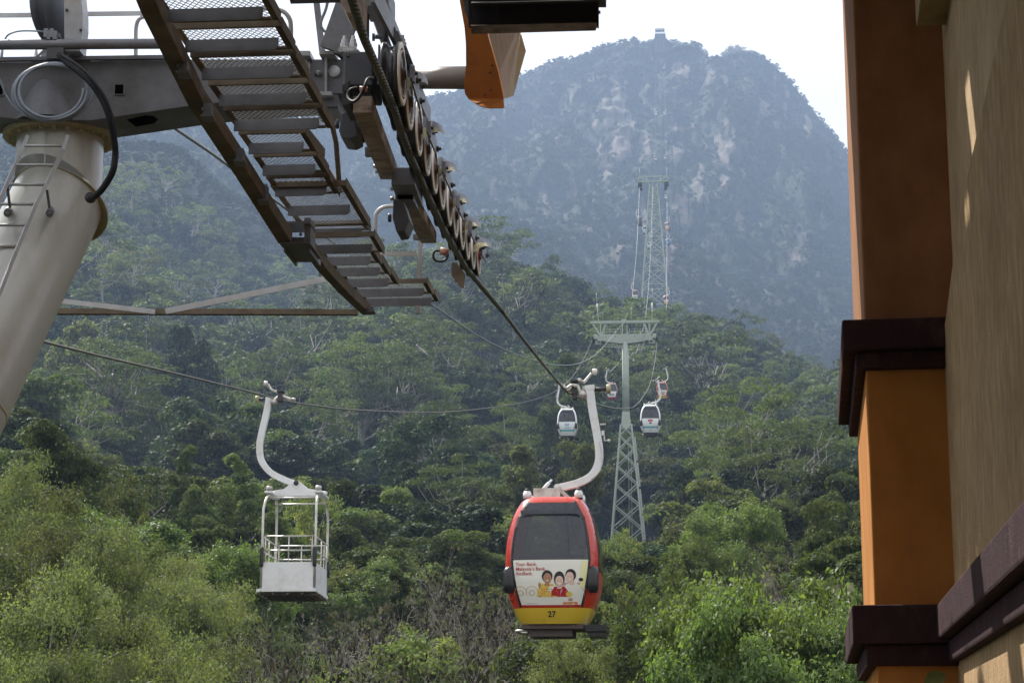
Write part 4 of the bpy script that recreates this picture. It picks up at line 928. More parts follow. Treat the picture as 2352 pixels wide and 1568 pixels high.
            band(pr, 1.49, 1.51, lambda z: -.17, lambda z: .17, .013, 3, nz=1)
            part(pr, 'printed_picture', [M['teal'], M['print_red'], M['hub_brown'], M['white_gloss']], pan); text_on('18', 0, 2.43, .13, 'ink_dark', lp, .03, e=.006, align='C')
    for s in (-1, 1):
        g = MB(); r_ = lambda z: pw(z)[1] * .66; i_ = lambda z: pw(z)[1] * .60
        rim = [(-r_(z), z) for z in np.linspace(.27, 1.54, 9)] + [(r_(z), z) for z in np.linspace(1.54, .27, 9)]; inn = [(-i_(z), z) for z in np.linspace(.32, 1.49, 9)] + [(i_(z), z) for z in np.linspace(1.49, .32, 9)]
        n = len(rim); V = [surf_side(y, z, .01, s) for y, z in rim] + [surf_side(y, z, .01, s) for y, z in inn]; g.add(V, [(k, (k + 1) % n, n + (k + 1) % n, n + k) for k in range(n)])
        for yy in (0,): g.add([surf_side(a, z, .012, s) for z in (.27, .9, 1.5, 2.2) for a in (-.025, .025)], [(0, 1, 3, 2), (2, 3, 5, 4), (4, 5, 7, 6)])
        fr = part(g, 'door_frame', M['rubber'])
        gl = MB(); band(gl, .31, 1.50, lambda z: -pw(z)[1] * .62, lambda z: pw(z)[1] * .62, .003, fn=surf_side, s=s); part(gl, 'door_pane', M['glass'], fr)
    # corner bumpers
    for s in (-1, 1):
        b = MB(); bx, bz, hh, ww = s * .83, -1.69, .265, .115
        ring = []
        for zz, sc in ((-1, .35), (-.93, .7), (-.75, .92), (-.4, 1), (0, 1), (.4, .98), (.75, .88), (.93, .62), (1, .3)):
            ring.append([(bx + ww * sc * cos(a) * (1 if True else 0), -.985 + (-.10) * sc * sin(a) + (.06 if abs(zz) > .8 else 0), bz + hh * zz) for a in np.linspace(-.4, pi + .4, 11)] )
        V = [p for r in ring for p in r]; n = 11
        b.add(V, [(i * n + k, i * n + k + 1, (i + 1) * n + k + 1, (i + 1) * n + k) for i in range(8) for k in range(n - 1)], 0, True)
        b.add(ring[0], [tuple(range(n))]); b.add(ring[-1], [tuple(range(n))])
        b.box((bx, -.93, bz), (.16, .14, hh * 1.7)); part(b, 'bumper', M['black'])
    # vent flap, inside strap and benches, chassis and steps
    if style in ('red', 'white', 'whiteb'):
        b = MB(); b.bar((-.60, -.93, -.35), (.60, -.93, -.35), .03, .075); b.box((-.50, -.90, -.27), (.04, .05, .04)); b.box((.50, -.90, -.27), (.04, .05, .04)); part(b, 'vent_flap', M['box_grey'])
    b = MB(); b.box((0, -.55, -1.62), (1.3, .38, .06)); b.box((0, -.78, -1.4), (1.3, .06, .42)); b.box((0, .55, -1.62), (1.3, .38, .06)); b.box((0, .78, -1.4), (1.3, .06, .42)); part(b, 'bench', M['steel_dark'])
    if style in ('red', 'white'):
        b = MB(); b.tube(arc_pts([(.35, -.6, -.35), (.42, -.7, -.62), (.52, -.78, -.95), (.66, -.72, -1.05), (.70, -.5, -.75)], 5), .03, 6); part(b, 'grab_strap', M['rubber'])
    b = MB(); b.box((0, 0, -2.585), (1.22, 1.35, .09)); b.box((-.04, 0, -2.70), (.86, 1.1, .15)); part(b, 'chassis', M['steel_dark'] if style != 'red' else M['hub_brown'])
    b = MB(); b.tube([(-.45, -.5, -2.66), (-.70, -.5, -2.66), (-.74, -.42, -2.66), (-.74, .42, -2.66), (-.70, .5, -2.66), (-.45, .5, -2.66)], .028, 8); part(b, 'step_rail', M['alu'])
    b = MB(); b.box((.86, 0, -2.62), (.40, 1.3, .13)); b.box((.86, 0, -2.74), (.34, 1.2, .07)); part(b, 'ski_box', M['black'])
    # roof gear
    for s in (-1, 1):
        for y in (-.38, .38):
            b = MB(); b.lathe((s * .52, y, 0), UP, [(0, -.02), (.085, -.02), (.085, .10), (.07, .105), (.07, .135), (0, .135)], 16); dm = part(b, 'damper', M['white'])
            c = MB(); c.lathe((s * .52, y, .137), UP, [(0, 0), (.05, 0), (.055, .03), (.03, .05), (0, .05)], 12); c.lathe((s * .52, y, -.004), UP, [(.0, -.03), (.088, -.03), (.088, -.01), (0, -.01)], 16, 0); part(c, 'damper_cap', M['rubber'], dm)
    b = MB(); b.box((-.13, -.30, .105), (.54, .04, .20)); b.box((-.13, -.325, .02), (.50, .03, .045)); b.box((-.13, 0, .01), (.6, .5, .05))
    for x in (-.30, .03): b.lathe((x, -.33, .16), (0, 1, 0), [(0, -.01), (.016, -.01), (.016, .02)], 8, 0)
    part(b, 'roof_bracket', M['alu'])
    b = MB(); b.tube([(-.28 * m, -.12, .15), (-.04 * m, -.12, .40)], .022, 8); b.tube([(-.24 * m, -.12, .19), (-.10 * m, -.12, .335)], .035, 8); part(b, 'gas_strut', M['white'])
    b = MB(); b.lathe((.07 * m, -.14, .24), (0, 1, 0), [(0, 0), (.07, 0), (.07, .26), (0, .26)], 14)
    b.bar((.07 * m, -.05, .24), (.33 * m, -.05, .0), .07, .06, up=(0, 1, 0)); b.bar((.07 * m, -.05, .24), (-.28 * m, -.05, .0), .07, .06, up=(0, 1, 0)); part(b, 'pivot', M['alu'])
    make_hanger(root, m, cab, Vector((0, 0, 0)))
    return root
def sweep_bar(mb, pts, wid, thick, cx=0):
    """flat bar following pts in the x-z plane; wid in the plane, thick along y"""
    pts = arc_pts(pts, 5); n = len(pts); W_ = wid if isinstance(wid, (list, tuple)) else [wid] * 2
    V = []
    for i, p in enumerate(pts):
        d = (pts[min(i + 1, n - 1)] - pts[max(i - 1, 0)]).normalized(); nrm = Vector((-d.z, 0, d.x)); w = W_[0] + (W_[-1] - W_[0]) * i / (n - 1)
        V += [p + nrm * w / 2 - Vector((0, thick / 2, 0)), p + nrm * w / 2 + Vector((0, thick / 2, 0)), p - nrm * w / 2 + Vector((0, thick / 2, 0)), p - nrm * w / 2 - Vector((0, thick / 2, 0))]
    F = [(4 * i + a, 4 * i + (a + 1) % 4, 4 * i + 4 + (a + 1) % 4, 4 * i + 4 + a) for i in range(n - 1) for a in range(4)] + [(0, 1, 2, 3), (4 * n - 1, 4 * n - 2, 4 * n - 3, 4 * n - 4)]
    mb.add(V, F)
def make_hanger(root, m, cab, pv):
    b = MB(); P = [(.34, .06), (.385, -.35), (.47, -.85), (.52, -1.22), (.50, -1.50), (.36, -1.74), (.10, -1.88), (-.16, -1.945), (-.32, -1.98)]
    sweep_bar(b, [(x * m, 0, z) for x, z in P], [.17, .15], .12); b.bar((.335 * m, 0, .13), (.345 * m, 0, .02), .20, .13, up=(0, 1, 0)); h = b.build('hanger_arm', M['white'], root, bevel=.012)
    c = MB(); c.tube(arc_pts([(.53 * m, -.07, -1.05), (.58 * m, -.07, -1.3), (.55 * m, -.07, -1.62), (.36 * m, -.08, -1.82)], 5), .010, 5)
    c.box((.60 * m, 0, -.68), (.12, .04, .03)); c.box((.60 * m, 0, -.86), (.06, .05, .10)); c.tube([(.62 * m, 0, -.90), (.63 * m, 0, -1.02), (.72 * m, 0, -1.02)], .018, 6); c.lathe((.72 * m, 0, -1.02), (0, 1, 0), [(0, -.02), (.035, -.02), (.035, .02), (0, .02)], 10); c.build('door_lever', M['alu'], root)
    b = MB(); b.box((.02 * m, 0, .06), (.11, .20, .22)); b.box((.02 * m, 0, .22), (.16, .24, .045)); b.box((.03 * m, 0, -.10), (.09, .16, .12)); g = b.build('grip', M['steel_dark'], root, bevel=.01)
    a = MB()
    for y in (-.14, .14):
        a.tube(arc_pts([(-.20 * m, y, .09), (-.12 * m, y, .06), (-.03 * m, y, .12), (.08 * m, y, .10)], 4), [.045, .03, .03, .03, .03, .035, .03, .03, .03, .03, .035, .04, .04][:13], 8)
    a.tube(arc_pts([(.06 * m, 0, .15), (.12 * m, 0, .02), (.19 * m, 0, -.08), (.25 * m, 0, -.06)], 4), .05, 8); a.lathe((.19 * m, -.12, -.06), (0, 1, 0), [(0, 0), (.075, 0), (.075, .24), (0, .24)], 14)
    a.tube([(.18 * m, 0, .06), (.30 * m, 0, .05)], .06, 10); a.build('clamp_arm', M['alu'], root)
    a = MB(); a.tube(arc_pts([(.06 * m, 0, .22), (.13 * m, 0, .235), (.22 * m, 0, .21), (.30 * m, 0, .29), (.38 * m, 0, .385)], 4), .032, 8); a.lathe((.13 * m, -.05, .235), (0, 1, 0), [(0, 0), (.05, 0), (.05, .1), (0, .1)], 12); a.build('grip_lever', M['alu'], root)
    a = MB(); a.lathe((.39 * m, 0, .42), (m, 0, -.1), [(0, 0), (.05, 0), (.065, .02), (.065, .09), (.05, .10), (0, .10)], 14); a.build('guide_roller', M['ring_white'], root)
    a = MB(); a.tube([(.42 * m, 0, .05), (.70 * m, 0, .05)], .042, 10); a.build('roller_shaft', M['steel_dark'], root)
    a = MB(); a.lathe((.68 * m, 0, .05), (m, 0, 0), [(0, 0), (.09, 0), (.10, .02), (.10, .07), (.09, .085), (0, .085)], 18); a.build('support_roller', M['horn'], root)

STY = {}
def place_gondola(style, m, u, v, d, label, group='cabins hanging on the ropes', dz=0, rz=None, tilt=0, s=1.0):
    key = (style, m)
    if key not in STY: g = make_cabin(style, m); STY[key] = g; new = g
    else: new = copy_tree(STY[key])
    new.location = W(u, v, d); new.rotation_euler = (tilt, 0, ROPE_RZ if rz is None else rz); new.scale = (s, s, s); tag(new, label, 'gondola', group); return new
place_gondola('red', 1, 1317, 900, 41.1, 'big red cabin with a yellow base, number 27 and a poster of three laughing children', rz=ROPE_RZ - .02)
place_gondola('white', -1, 1293, 886, 185, 'white cabin with a blue emblem and teal stripe, left of the big hanger arm')
place_gondola('whiteb', 1, 1503, 876, 181, 'white cabin with a red logo and number 18 right of the lattice pylon')
place_gondola('crimson', -1, 1399, 851, 318, 'crimson cabin with a pale poster behind the support roller of the big red cabin')
place_gondola('red', -1, 1434, 806, 405, 'red and yellow cabin half hidden by the pole of the lattice pylon')
place_gondola('red', 1, 1526, 848, 318, 'red and yellow cabin right behind the white cabin with the red logo')
place_gondola('crimson', 1, 1532, 800, 460, 'crimson cabin above the others, just under the right rope', s=1.05)
place_gondola('crimson', -1, 1455, 650, 535, 'small crimson and white cabin left of the far pylon foot')
place_gondola('red', 1, 1533, 662, 560, 'small red, white and yellow cabin at the right leg of the far pylon')
place_gondola('dark', -1, 1465, 483, 660, 'dark grey far cabin beside the top of the far pylon', s=1.1)
place_gondola('white', -1, 1478, 507, 740, 'tiny white cabin in front of the far pylon left leg')
place_gondola('white', -1, 1488, 545, 860, 'tiny pale cabin seen through the middle of the far pylon')
place_gondola('white', 1, 1497, 524, 930, 'tiny white cabin behind the central cable of the far pylon')
place_gondola('red', 1, 1534, 498, 700, 'tiny red, white and yellow cabin right of the far pylon')
place_gondola('blue', 1, 1535, 538, 860, 'tiny blue cabin right of the far pylon')
place_gondola('crimson', 1, 1531, 440, 1180, 'speck of a red cabin at the right arm of the far pylon')
place_gondola('crimson', -1, 1504, 352, 1180, 'faint red cabin above the far pylon on the inner rope')
place_gondola('crimson', 1, 1529, 350, 1290, 'faint red cabin above the far pylon on the outer rope')
place_gondola('white', -1, 1505, 250, 1400, 'faint yellowish white cabin half way up the mountain')
place_gondola('white', 1, 1528, 250, 1480, 'faint white cabin half way up the mountain on the outer rope')
place_gondola('crimson', 1, 1526, 147, 1700, 'faintest pink cabin just below the summit station')

# ------------------------------------------------------------------ empty carrier
def make_carrier():
    root = empty('carrier_basket'); m = -1; xc = .46
    b = MB(); P = [(-.30, .06), (-.36, -.35), (-.46, -.85), (-.50, -1.18), (-.44, -1.52), (-.22, -1.80), (.10, -1.98), (.40, -2.10)]
    sweep_bar(b, [(x, 0, z) for x, z in P], [.16, .15], .12); b.build('hanger_arm', M['white'], root, bevel=.012)
    b = MB(); b.box((-.02, 0, .06), (.11, .20, .22)); b.box((-.02, 0, .20), (.16, .24, .045)); b.build('grip', M['steel_dark'], root, bevel=.01)
    a = MB(); a.tube(arc_pts([(.26, 0, .0), (.14, 0, .04), (.0, 0, .10), (-.1, 0, .05), (-.22, 0, -.06)], 4), .045, 8); a.lathe((.28, 0, 0), (1, 0, 0), [(0, 0), (.05, 0), (.05, .07), (0, .07)], 12); a.lathe((-.18, -.12, -.06), (0, 1, 0), [(0, 0), (.07, 0), (.07, .24), (0, .24)], 14); a.build('clamp_arm', M['alu'], root)
    a = MB(); a.tube(arc_pts([(-.06, 0, .20), (-.16, 0, .22), (-.26, 0, .27), (-.34, 0, .40)], 4), .03, 8); a.build('grip_lever', M['alu'], root)
    a = MB(); a.lathe((-.36, 0, .42), (-1, 0, .1), [(0, 0), (.06, 0), (.06, .08), (0, .08)], 14); a.build('guide_roller', M['ring_white'], root)
    a = MB(); a.tube([(-.36, 0, .02), (-.58, 0, .02)], .035, 10); a.build('roller_shaft', M['steel_dark'], root)
    a = MB(); a.lathe((-.56, 0, .02), (-1, 0, 0), [(0, 0), (.09, 0), (.09, .08), (0, .08)], 16); a.build('support_roller', M['horn'], root)
    hw, hd, zt, zb = .64, .82, -2.50, -4.78
    x0, x1 = xc - hw, xc + hw
    b = MB()        # spider plates down from the pivot
    for y in (-.12, .12):
        b.prism([(xc - .08, y, -2.06), (xc + .08, y, -2.06), (xc + .30, y, -2.24), (xc + .66, y, -2.30), (xc + .66, y, -2.42), (xc - .66, y, -2.42), (xc - .66, y, -2.30), (xc - .30, y, -2.24)], (0, .03, 0))
    b.prism([(xc - .70, -.5, -2.40), (xc - .52, -.5, -2.40), (xc - .52, .5, -2.40), (xc - .70, .5, -2.40)], (0, 0, .05)); b.prism([(xc + .52, -.5, -2.40), (xc + .70, -.5, -2.40), (xc + .70, .5, -2.40), (xc + .52, .5, -2.40)], (0, 0, .05))
    b.build('suspension_yoke', M['white'], root, bevel=.008)
    b = MB(); b.lathe((xc, -.16, -2.10), (0, 1, 0), [(0, 0), (.06, 0), (.06, .32), (0, .32)], 14); b.build('pivot', M['steel_dark'], root)
    for sx in (-1, 1):
        for y in (-.42, .42):
            d = MB(); d.lathe((xc + sx * .60, y, -2.34), UP, [(0, 0), (.08, 0), (.08, .10), (.05, .12), (0, .12)], 14); d.build('damper', M['alu'], root)
    for sx in (-1, 1):
        for sy in (-1, 1):
            p = MB(); X = xc + sx * hw; p.tube(arc_pts([(xc + sx * (hw - .05), sy * (hd - .40), -2.44), (xc + sx * (hw - .02), sy * (hd - .15), -2.60), (X, sy * hd, -2.85)], 4) + [Vector((X, sy * hd, -3.6)), Vector((X, sy * hd, zb + .02))], .032, 8); p.build('post', M['alu'], root)
    for y in (-hd + .35, hd - .35): p = MB(); p.tube([(x0 + .02, y, -2.52), (x1 - .02, y, -2.52)], .022, 6); p.build('top_rail', M['alu'], root)
    for (a, c, nme) in (((x0, -hd), (x1, -hd), 'front'), ((x0, hd), (x1, hd), 'rear'), ((x0, -hd), (x0, hd), 's1'), ((x1, -hd), (x1, hd), 's2')):
        p = MB()
        for z in (-3.50, -3.84): p.tube([(a[0], a[1], z), (c[0], c[1], z)], .018, 6)
        for t in (.06, .5, .94): p.tube([(a[0] + (c[0] - a[0]) * t, a[1] + (c[1] - a[1]) * t, -3.50), (a[0] + (c[0] - a[0]) * t, a[1] + (c[1] - a[1]) * t, -4.14)], .016, 6)
        p.build('handrail', M['alu'], root)
        q = MB(); n = Vector((c[1] - a[1], -(c[0] - a[0]), 0)).normalized() * .012
        A_, C_ = Vector((a[0], a[1], -4.12)), Vector((c[0], c[1], -4.12)); e_ = (C_ - A_).normalized() * .03; A_ += e_; C_ -= e_; dn = Vector((0, 0, -.62))
        q.hexa([A_ + dn - n, C_ + dn - n, C_ + dn + n, A_ + dn + n, A_ - n, C_ - n, C_ + n, A_ + n]); q.build('side_panel', M['white'], root)
    q = MB(); q.prism([(x0 - .18, -.45, zb - .04), (x0 - .14, -.68, zb - .04), (x0 - .02, -hd - .03, zb - .04), (x1 + .04, -hd - .03, zb - .04), (x1 + .04, hd + .03, zb - .04), (x0 - .02, hd + .03, zb - .04), (x0 - .14, .68, zb - .04), (x0 - .18, .45, zb - .04)], (0, 0, .075)); q.build('floor', M['white'], root)
    q = MB()
    for y in (-.6, -.2, .2, .6): q.box((xc, y, zb - .075), (2 * hw + .1, .05, .065))
    for x in (-.35, .0, .35): q.box((xc + x, 0, zb - .078), (.05, 2 * hd, .06))
    q.build('floor_beams', M['rusty'], root)
    for sx in (-1, 1):
        q = MB(); q.lathe((xc + sx * hw, -hd - .045, -4.25), UP, [(0, 0), (.04, .02), (.05, .06), (.05, .44), (.04, .48), (0, .50)], 10); q.build('bumper', M['rubber'], root)
    q = MB(); q.lathe((x1 + .03, hd, -4.3), UP, [(0, 0), (.04, .02), (.04, .4), (0, .42)], 8); q.build('bumper', M['rubber'], root)
    return root
cr_ = make_carrier(); cr_.scale = (1.05, 1.05, 1.05); cr_.location = W(646, 918, 51.8); cr_.rotation_euler = (radians(-2.5), 0, ROPE_RZ)
tag(cr_, 'empty open white carrier basket with handrails hanging from the sagging rope', 'gondola')
# ================================================================== LATTICE PYLON (252 m away); local x across the line, y along it
def frame_root(name, p, label, cat='pylon'):
    r = empty(name, p, ROPE_RZ); tag(r, label, cat); return r
def lpart(mb, name, m, root, bevel=0):
    o = mb.build(name, M[m] if isinstance(m, str) else [M[k] for k in m], root, loc=(0, 0, 0)); return o
def lattice(root, levels, halfw, leg, brace, m, horiz=False):
    """levels: heights from top to foot; halfw(z)"""
    for sx in (-1, 1):
        for sy in (-1, 1):
            b = MB()
            for a, c in zip(levels[:-1], levels[1:]):
                b.bar((sx * halfw(a), sy * halfw(a), a), (sx * halfw(c), sy * halfw(c), c), leg, leg, up=(1, 0, 0))
            lpart(b, 'leg', m, root)
    for a, c in zip(levels[:-1], levels[1:]):
        for s in (-1, 1):
            for ax in (0, 1):
                for d in (-1, 1):
                    w0, w1 = halfw(a), halfw(c); b = MB(); o = .02 * d
                    P = ((d * w0, s * (w0 + o), a), (-d * w1, s * (w1 + o), c)) if ax == 0 else ((s * (w0 + o), d * w0, a), (s * (w1 + o), -d * w1, c))
                    b.bar(P[0], P[1], brace, brace, up=(0, 0, 1)); lpart(b, 'brace', m, root)
        if horiz:
            b = MB(); w = halfw(c)
            for s in (-1, 1): b.bar((-w, s * w, c), (w, s * w, c), brace, brace); b.bar((s * w, -w, c), (s * w, w, c), brace, brace)
            lpart(b, 'ring_brace', m, root)
p2 = frame_root('lattice_pylon', W(1436, 785, 252), 'pale green pylon with lattice legs, round pole and wide crossarm standing in the trees')
b = MB(); b.tube([(0, 0, 0), (0, 0, -9.2)], [.40, .46], 20); lpart(b, 'pole', 'pylon_green', p2)
b = MB(); hw = lambda z: .62 + (-10.0 - z) * .0885
b.hexa([(-.66, -.66, -11.2), (.66, -.66, -11.2), (.66, .66, -11.2), (-.66, .66, -11.2), (-.46, -.46, -9.0), (.46, -.46, -9.0), (.46, .46, -9.0), (-.46, .46, -9.0)]); lpart(b, 'collar', 'pylon_green', p2)
lattice(p2, [-10.6, -12.0, -13.7, -15.8, -18.1, -20.7, -23.6, -26.9, -30.6, -34.8, -39.0], hw, .22, .13, 'pylon_green')
for sx, sy in ((1, -1),):
    for k in range(7): b = MB(); z0 = -12.2 - k * 3.3; z1 = z0 - 3.0; b.bar((hw(z0) + .25, -hw(z0) + .1, z0), (hw(z1) + .25, -hw(z1) + .1, z1), .20, .05, up=(0, 1, 0)); lpart(b, 'cable_guard', 'pylon_green', p2)
b = MB(); b.tube([(.25, -.3, -12), (.25, -.4, -36)], .03, 4); b.tube([(.6, -.3, -12), (.6, -.4, -36)], .03, 4)
for k in range(70): b.bar((.25, -.3, -12.2 - k * .34), (.6, -.3, -12.2 - k * .34), .025, .025)
lpart(b, 'climbing_ladder', 'pylon_green', p2)
b = MB(); b.prism([(-2.95, -.35, .05), (-.55, -.35, -.25), (.55, -.35, -.25), (2.95, -.35, .05), (2.95, -.35, .95), (-2.95, -.35, .95)], (0, .7, 0))
for x in (-2.4, -1.2, 1.2, 2.4): b.box((x, -.36, .62), (.10, .02, .10), 1)
lpart(b, 'crossarm', ('pylon_green', 'steel_dark'), p2)
for s in (-1, 1):
    b = MB(); b.box((s * 3.45, 0, .45), (.95, 1.6, .35)); b.box((s * 3.4, -.4, .0), (.7, .3, .35)); b.box((s * 3.35, -.6, -.35), (.75, .5, .2)); b.box((s * 3.7, .1, .85), (.5, .8, .25)); lpart(b, 'sheave_bracket', 'pylon_green', p2)
    for k in range(4):
        b = MB(); b.lathe((s * 4.02, -1.2 + k * .8, .42 - .03 * abs(k - 1.5)), (1, 0, 0), [(0, -.09), (.26, -.09), (.21, -.03), (.21, .03), (.26, .09), (0, .09)], 16); lpart(b, 'sheave', 'steel_dark', p2)
    b = MB(); b.box((s * 3.0, -.8, -.05), (.9, .9, .05)); b.box((s * 3.0, -1.22, .1), (.9, .04, .3)); lpart(b, 'work_platform', 'pylon_green', p2)
    b = MB(); b.bar((s * 2.45, 0, 2.35), (s * 4.05, 0, 2.45) if False else (s * 3.0, 0, .7), .22, .3, up=(0, 1, 0)); b.bar((s * 4.1, 0, 2.45), (s * 3.05, 0, .75), .20, .34, up=(0, 1, 0)); lpart(b, 'gantry_strut', 'pylon_green', p2)
    b = MB(); b.bar((s * 3.05, -1.1, -.3), (s * 3.05, -1.1, 2.35), .14, .14, up=(0, 1, 0)); lpart(b, 'post', 'pylon_green', p2)
    b = MB()
    x0, x1 = s * .55, s * 2.6
    for z in (1.25, 1.62): b.tube([(x0, -.3, z), (x1, -.3, z)], .03, 5)
    for k in range(4): x = x0 + (x1 - x0) * k / 3; b.tube([(x, -.3, .95), (x, -.3, 1.62)], .03, 5)
    lpart(b, 'railing', 'pylon_green', p2)
    b = MB(); b.bar((s * .3, 0, -.7), (s * 2.9, 0, -.55), .07, .09); lpart(b, 'tie_bar', 'pylon_green', p2)
b = MB(); b.bar((-4.4, 0, 2.55), (4.4, 0, 2.55), .5, .32); lpart(b, 'top_beam', 'pylon_green', p2)
b = MB(); b.bar((-.35, 0, .9), (-.35, 0, 2.4), .12, .12, up=(0, 1, 0)); b.bar((.25, 0, .9), (.25, 0, 2.4), .12, .12, up=(0, 1, 0)); b.box((-.1, 0, 2.8), (.5, .3, .25)); lpart(b, 'centre_post', 'pylon_green', p2)
for x, h, ln in ((-3.35, 6.4, -.25), (3.4, 6.9, .1)):
    b = MB(); b.tube([(x, 0, 2.6), (x + ln * .6, 0, 5.0)], .075, 6); b.tube([(x + ln * .6, 0, 5.0), (x + ln, 0, h)], .035, 5); lpart(b, 'aerial', 'galv_light', p2)

# far pylon, 592 m away
p3 = frame_root('lattice_pylon', W(1500.5, 425, 592), 'tall four legged lattice pylon rising behind the forest ridge before the mountain')
hw3 = lambda z: 1.15 + (-z) * .0765
lattice(p3, [0, -2.6, -5.4, -8.6, -12.2, -16.2, -20.6, -25.4, -30.8, -37.0, -44.0, -52.0], hw3, .34, .20, 'pylon_green', horiz=True)
b = MB(); b.bar((-4.7, 0, 1.1), (4.7, 0, 1.1), .5, .4); b.bar((-4.2, 0, 2.6), (4.2, 0, 2.6), .3, .3)
lpart(b, 'crossarm', 'pylon_green', p3)
for s in (-1, 1):
    b = MB(); b.bar((s * 4.2, 0, 2.6), (s * 4.6, 0, 1.1), .25, .25, up=(0, 1, 0)); b.bar((s * 4.2, 0, 2.6), (s * 1.2, 0, 1.1), .2, .2, up=(0, 1, 0)); b.bar((s * 1.0, 0, 0), (s * 2.3, 0, 2.5), .2, .2, up=(0, 1, 0)); lpart(b, 'gantry_strut', 'pylon_green', p3)
    b = MB(); b.box((s * 3.9, 0, .1), (1.2, 3.5, .7)); b.box((s * 3.6, 0, -.9), (.8, 2.4, .8)); lpart(b, 'sheave_bracket', 'steel_dark', p3)
    b = MB(); b.box((s * 4.5, 0, 1.7), (.9, 1, .35)); lpart(b, 'work_platform', 'pylon_green', p3)
    b = MB(); b.tube([(s * 4.0, 0, 2.6), (s * 4.1, 0, 5.2)], .09, 5); lpart(b, 'aerial', 'pylon_green', p3)

# ------------------------------------------------------------------ summit station and lookout
ss = frame_root('summit_station', W(1516, 102, 1885), 'tiny ropeway station with white upper deck on the mountain summit', 'station')
M['far_dark'] = flat('station_dark_wall', (.03, .032, .035), .8); M['far_white'] = flat('station_white', (.75, .76, .78), .6)
b = MB(); b.prism([(-6.8, -4, -9), (6.8, -4, -9), (5.2, -4, 9), (-4.6, -4, 9)], (0, 16, 0)); lpart(b, 'wall', 'far_dark', ss)
b = MB(); b.prism([(5.3, -2, 6), (15, -2, -6), (5.6, -2, -8)], (0, 12, 0)); b.prism([(-5.0, -2, 3), (-9, -2, -2), (-5.4, -2, -4)], (0, 12, 0)); lpart(b, 'side_roof', 'far_dark', ss)
b = MB()
for x in (-4, -1.3, 1.5, 4.2): b.box((x, 0, 11.2), (.7, .7, 4.4))
b.box((0, 0, 9.6), (9.6, 6, .9)); lpart(b, 'upper_deck', 'far_white', ss)
b = MB(); b.box((0, 0, 13.3), (9.2, 6, .6)); b.box((-2.2, 0, 14.4), (.4, .4, 1.8)); b.box((0, 0, 15.4), (8.6, .6, .4)); b.box((2.5, 0, 14.4), (.4, .4, 1.8)); lpart(b, 'roof_frame', 'far_dark', ss)
b = MB(); b.bar((9, -2, 0), (18, -2, .6), 5, .35); b.bar((12, -2, -4), (17.6, -2, .3), .4, .4, up=(0, 1, 0)); lpart(b, 'walkway_canopy', 'far_white', ss)
lo_ = frame_root('lookout_platform', W(1571, 114, 1870), 'low round lookout platform on the summit right of the station', 'lookout')
b = MB(); b.lathe((0, 0, 0), UP, [(0, -.5), (8, -.5), (9, .4), (9, 1.2), (0, 2.2)], 20); b.lathe((0, 0, -6), UP, [(0, 0), (2, 0), (2, 6), (0, 6)], 12); lpart(b, 'deck', 'far_dark', lo_)
# ================================================================== THE NEAR PYLON, girder, catwalk and sheaves
GD = 15.8        # distance of the girder's near face
tw = empty('support_pylon', W(130, 300, 16.2)); tag(tw, 'grey painted tubular pylon with bent leg, bolted flange and steel girder crossarm', 'pylon')
to = tw.location
def tp(mb, name, m, parent=tw, bevel=0): return mb.build(name, M[m] if isinstance(m, str) else [M[k] for k in m], parent, bevel=bevel)
def MO(): return MB(to)
# upright tube under the flange, elbow with its collar, leaning leg
ax = 16.25; c_top = W(139, 321, ax)
leg_dir = (W(-78, 900, 15.25) - W(128, 480, 16.2)).normalized(); nn = Vector((-.22, -.52, -.82)).normalized(); cpos = W(133, 462, 16.22)
def cut(base, ax_, r, n=64):
    """ring where a tube of radius r along ax_ meets the oblique collar plane"""
    x = ax_.orthogonal().normalized(); y = ax_.cross(x); out = []
    for k in range(n):
        p = base + (x * cos(2 * pi * k / n) + y * sin(2 * pi * k / n)) * r; out.append(p + ax_ * ((cpos - p).dot(nn) / ax_.dot(nn)))
    return out
def quads(m, n): return [(i * n + k, i * n + (k + 1) % n, (i + 1) * n + (k + 1) % n, (i + 1) * n + k) for i in range(m - 1) for k in range(n)]
b = MO(); n = 64; DN = Vector((0, 0, -1)); x = DN.orthogonal().normalized(); y = DN.cross(x)
ctb = Vector((c_top.x, c_top.y, c_top.z + .02)); ring0 = [ctb + (x * cos(2 * pi * k / n) + y * sin(2 * pi * k / n)) * .348 for k in range(n)]
b.add(ring0 + cut(ctb, DN, .348), quads(2, n), 0, True); tp(b, 'upper_tube', 'column_paint')
b = MO(); q0 = Vector((c_top.x - .035, c_top.y - .347, c_top.z)); b.bar(q0, q0 + Vector((0, 0, -.33)), .010, .006, up=(0, 1, 0)); tp(b, 'weld_seam', 'column_paint')
x = leg_dir.orthogonal().normalized(); y = leg_dir.cross(x)
def lring(t, r): return [cpos + leg_dir * t + (x * cos(2 * pi * k / n) + y * sin(2 * pi * k / n)) * r for k in range(n)]
b = MO(); b.add(cut(cpos, leg_dir, .372) + lring(.9, .376) + lring(2.0, .382) + lring(4.6, .39) + lring(9, .39), quads(5, n), 0, True); tp(b, 'leaning_tube', 'column_paint')
b = MO(); h_ = nn * .011; i_, o_ = cut(cpos + Vector((.012, .03, 0)), leg_dir, .35), cut(cpos + Vector((.016, .033, 0)), leg_dir, .412)
b.add([p - h_ for p in i_] + [p - h_ for p in o_] + [p + h_ for p in o_] + [p + h_ for p in i_], quads(3, n), 0, False); b.add([p + h_ for p in o_] + [p + h_ for p in i_], quads(2, n), 1, False); tp(b, 'elbow_collar', ('column_paint', 'flange_paint'))
b = MO(); b.lathe(cpos + leg_dir * 1.98, leg_dir, [(.379, -.012), (.386, -.006), (.386, .006), (.379, .012)], 56); tp(b, 'weld_seam', 'flange_paint')
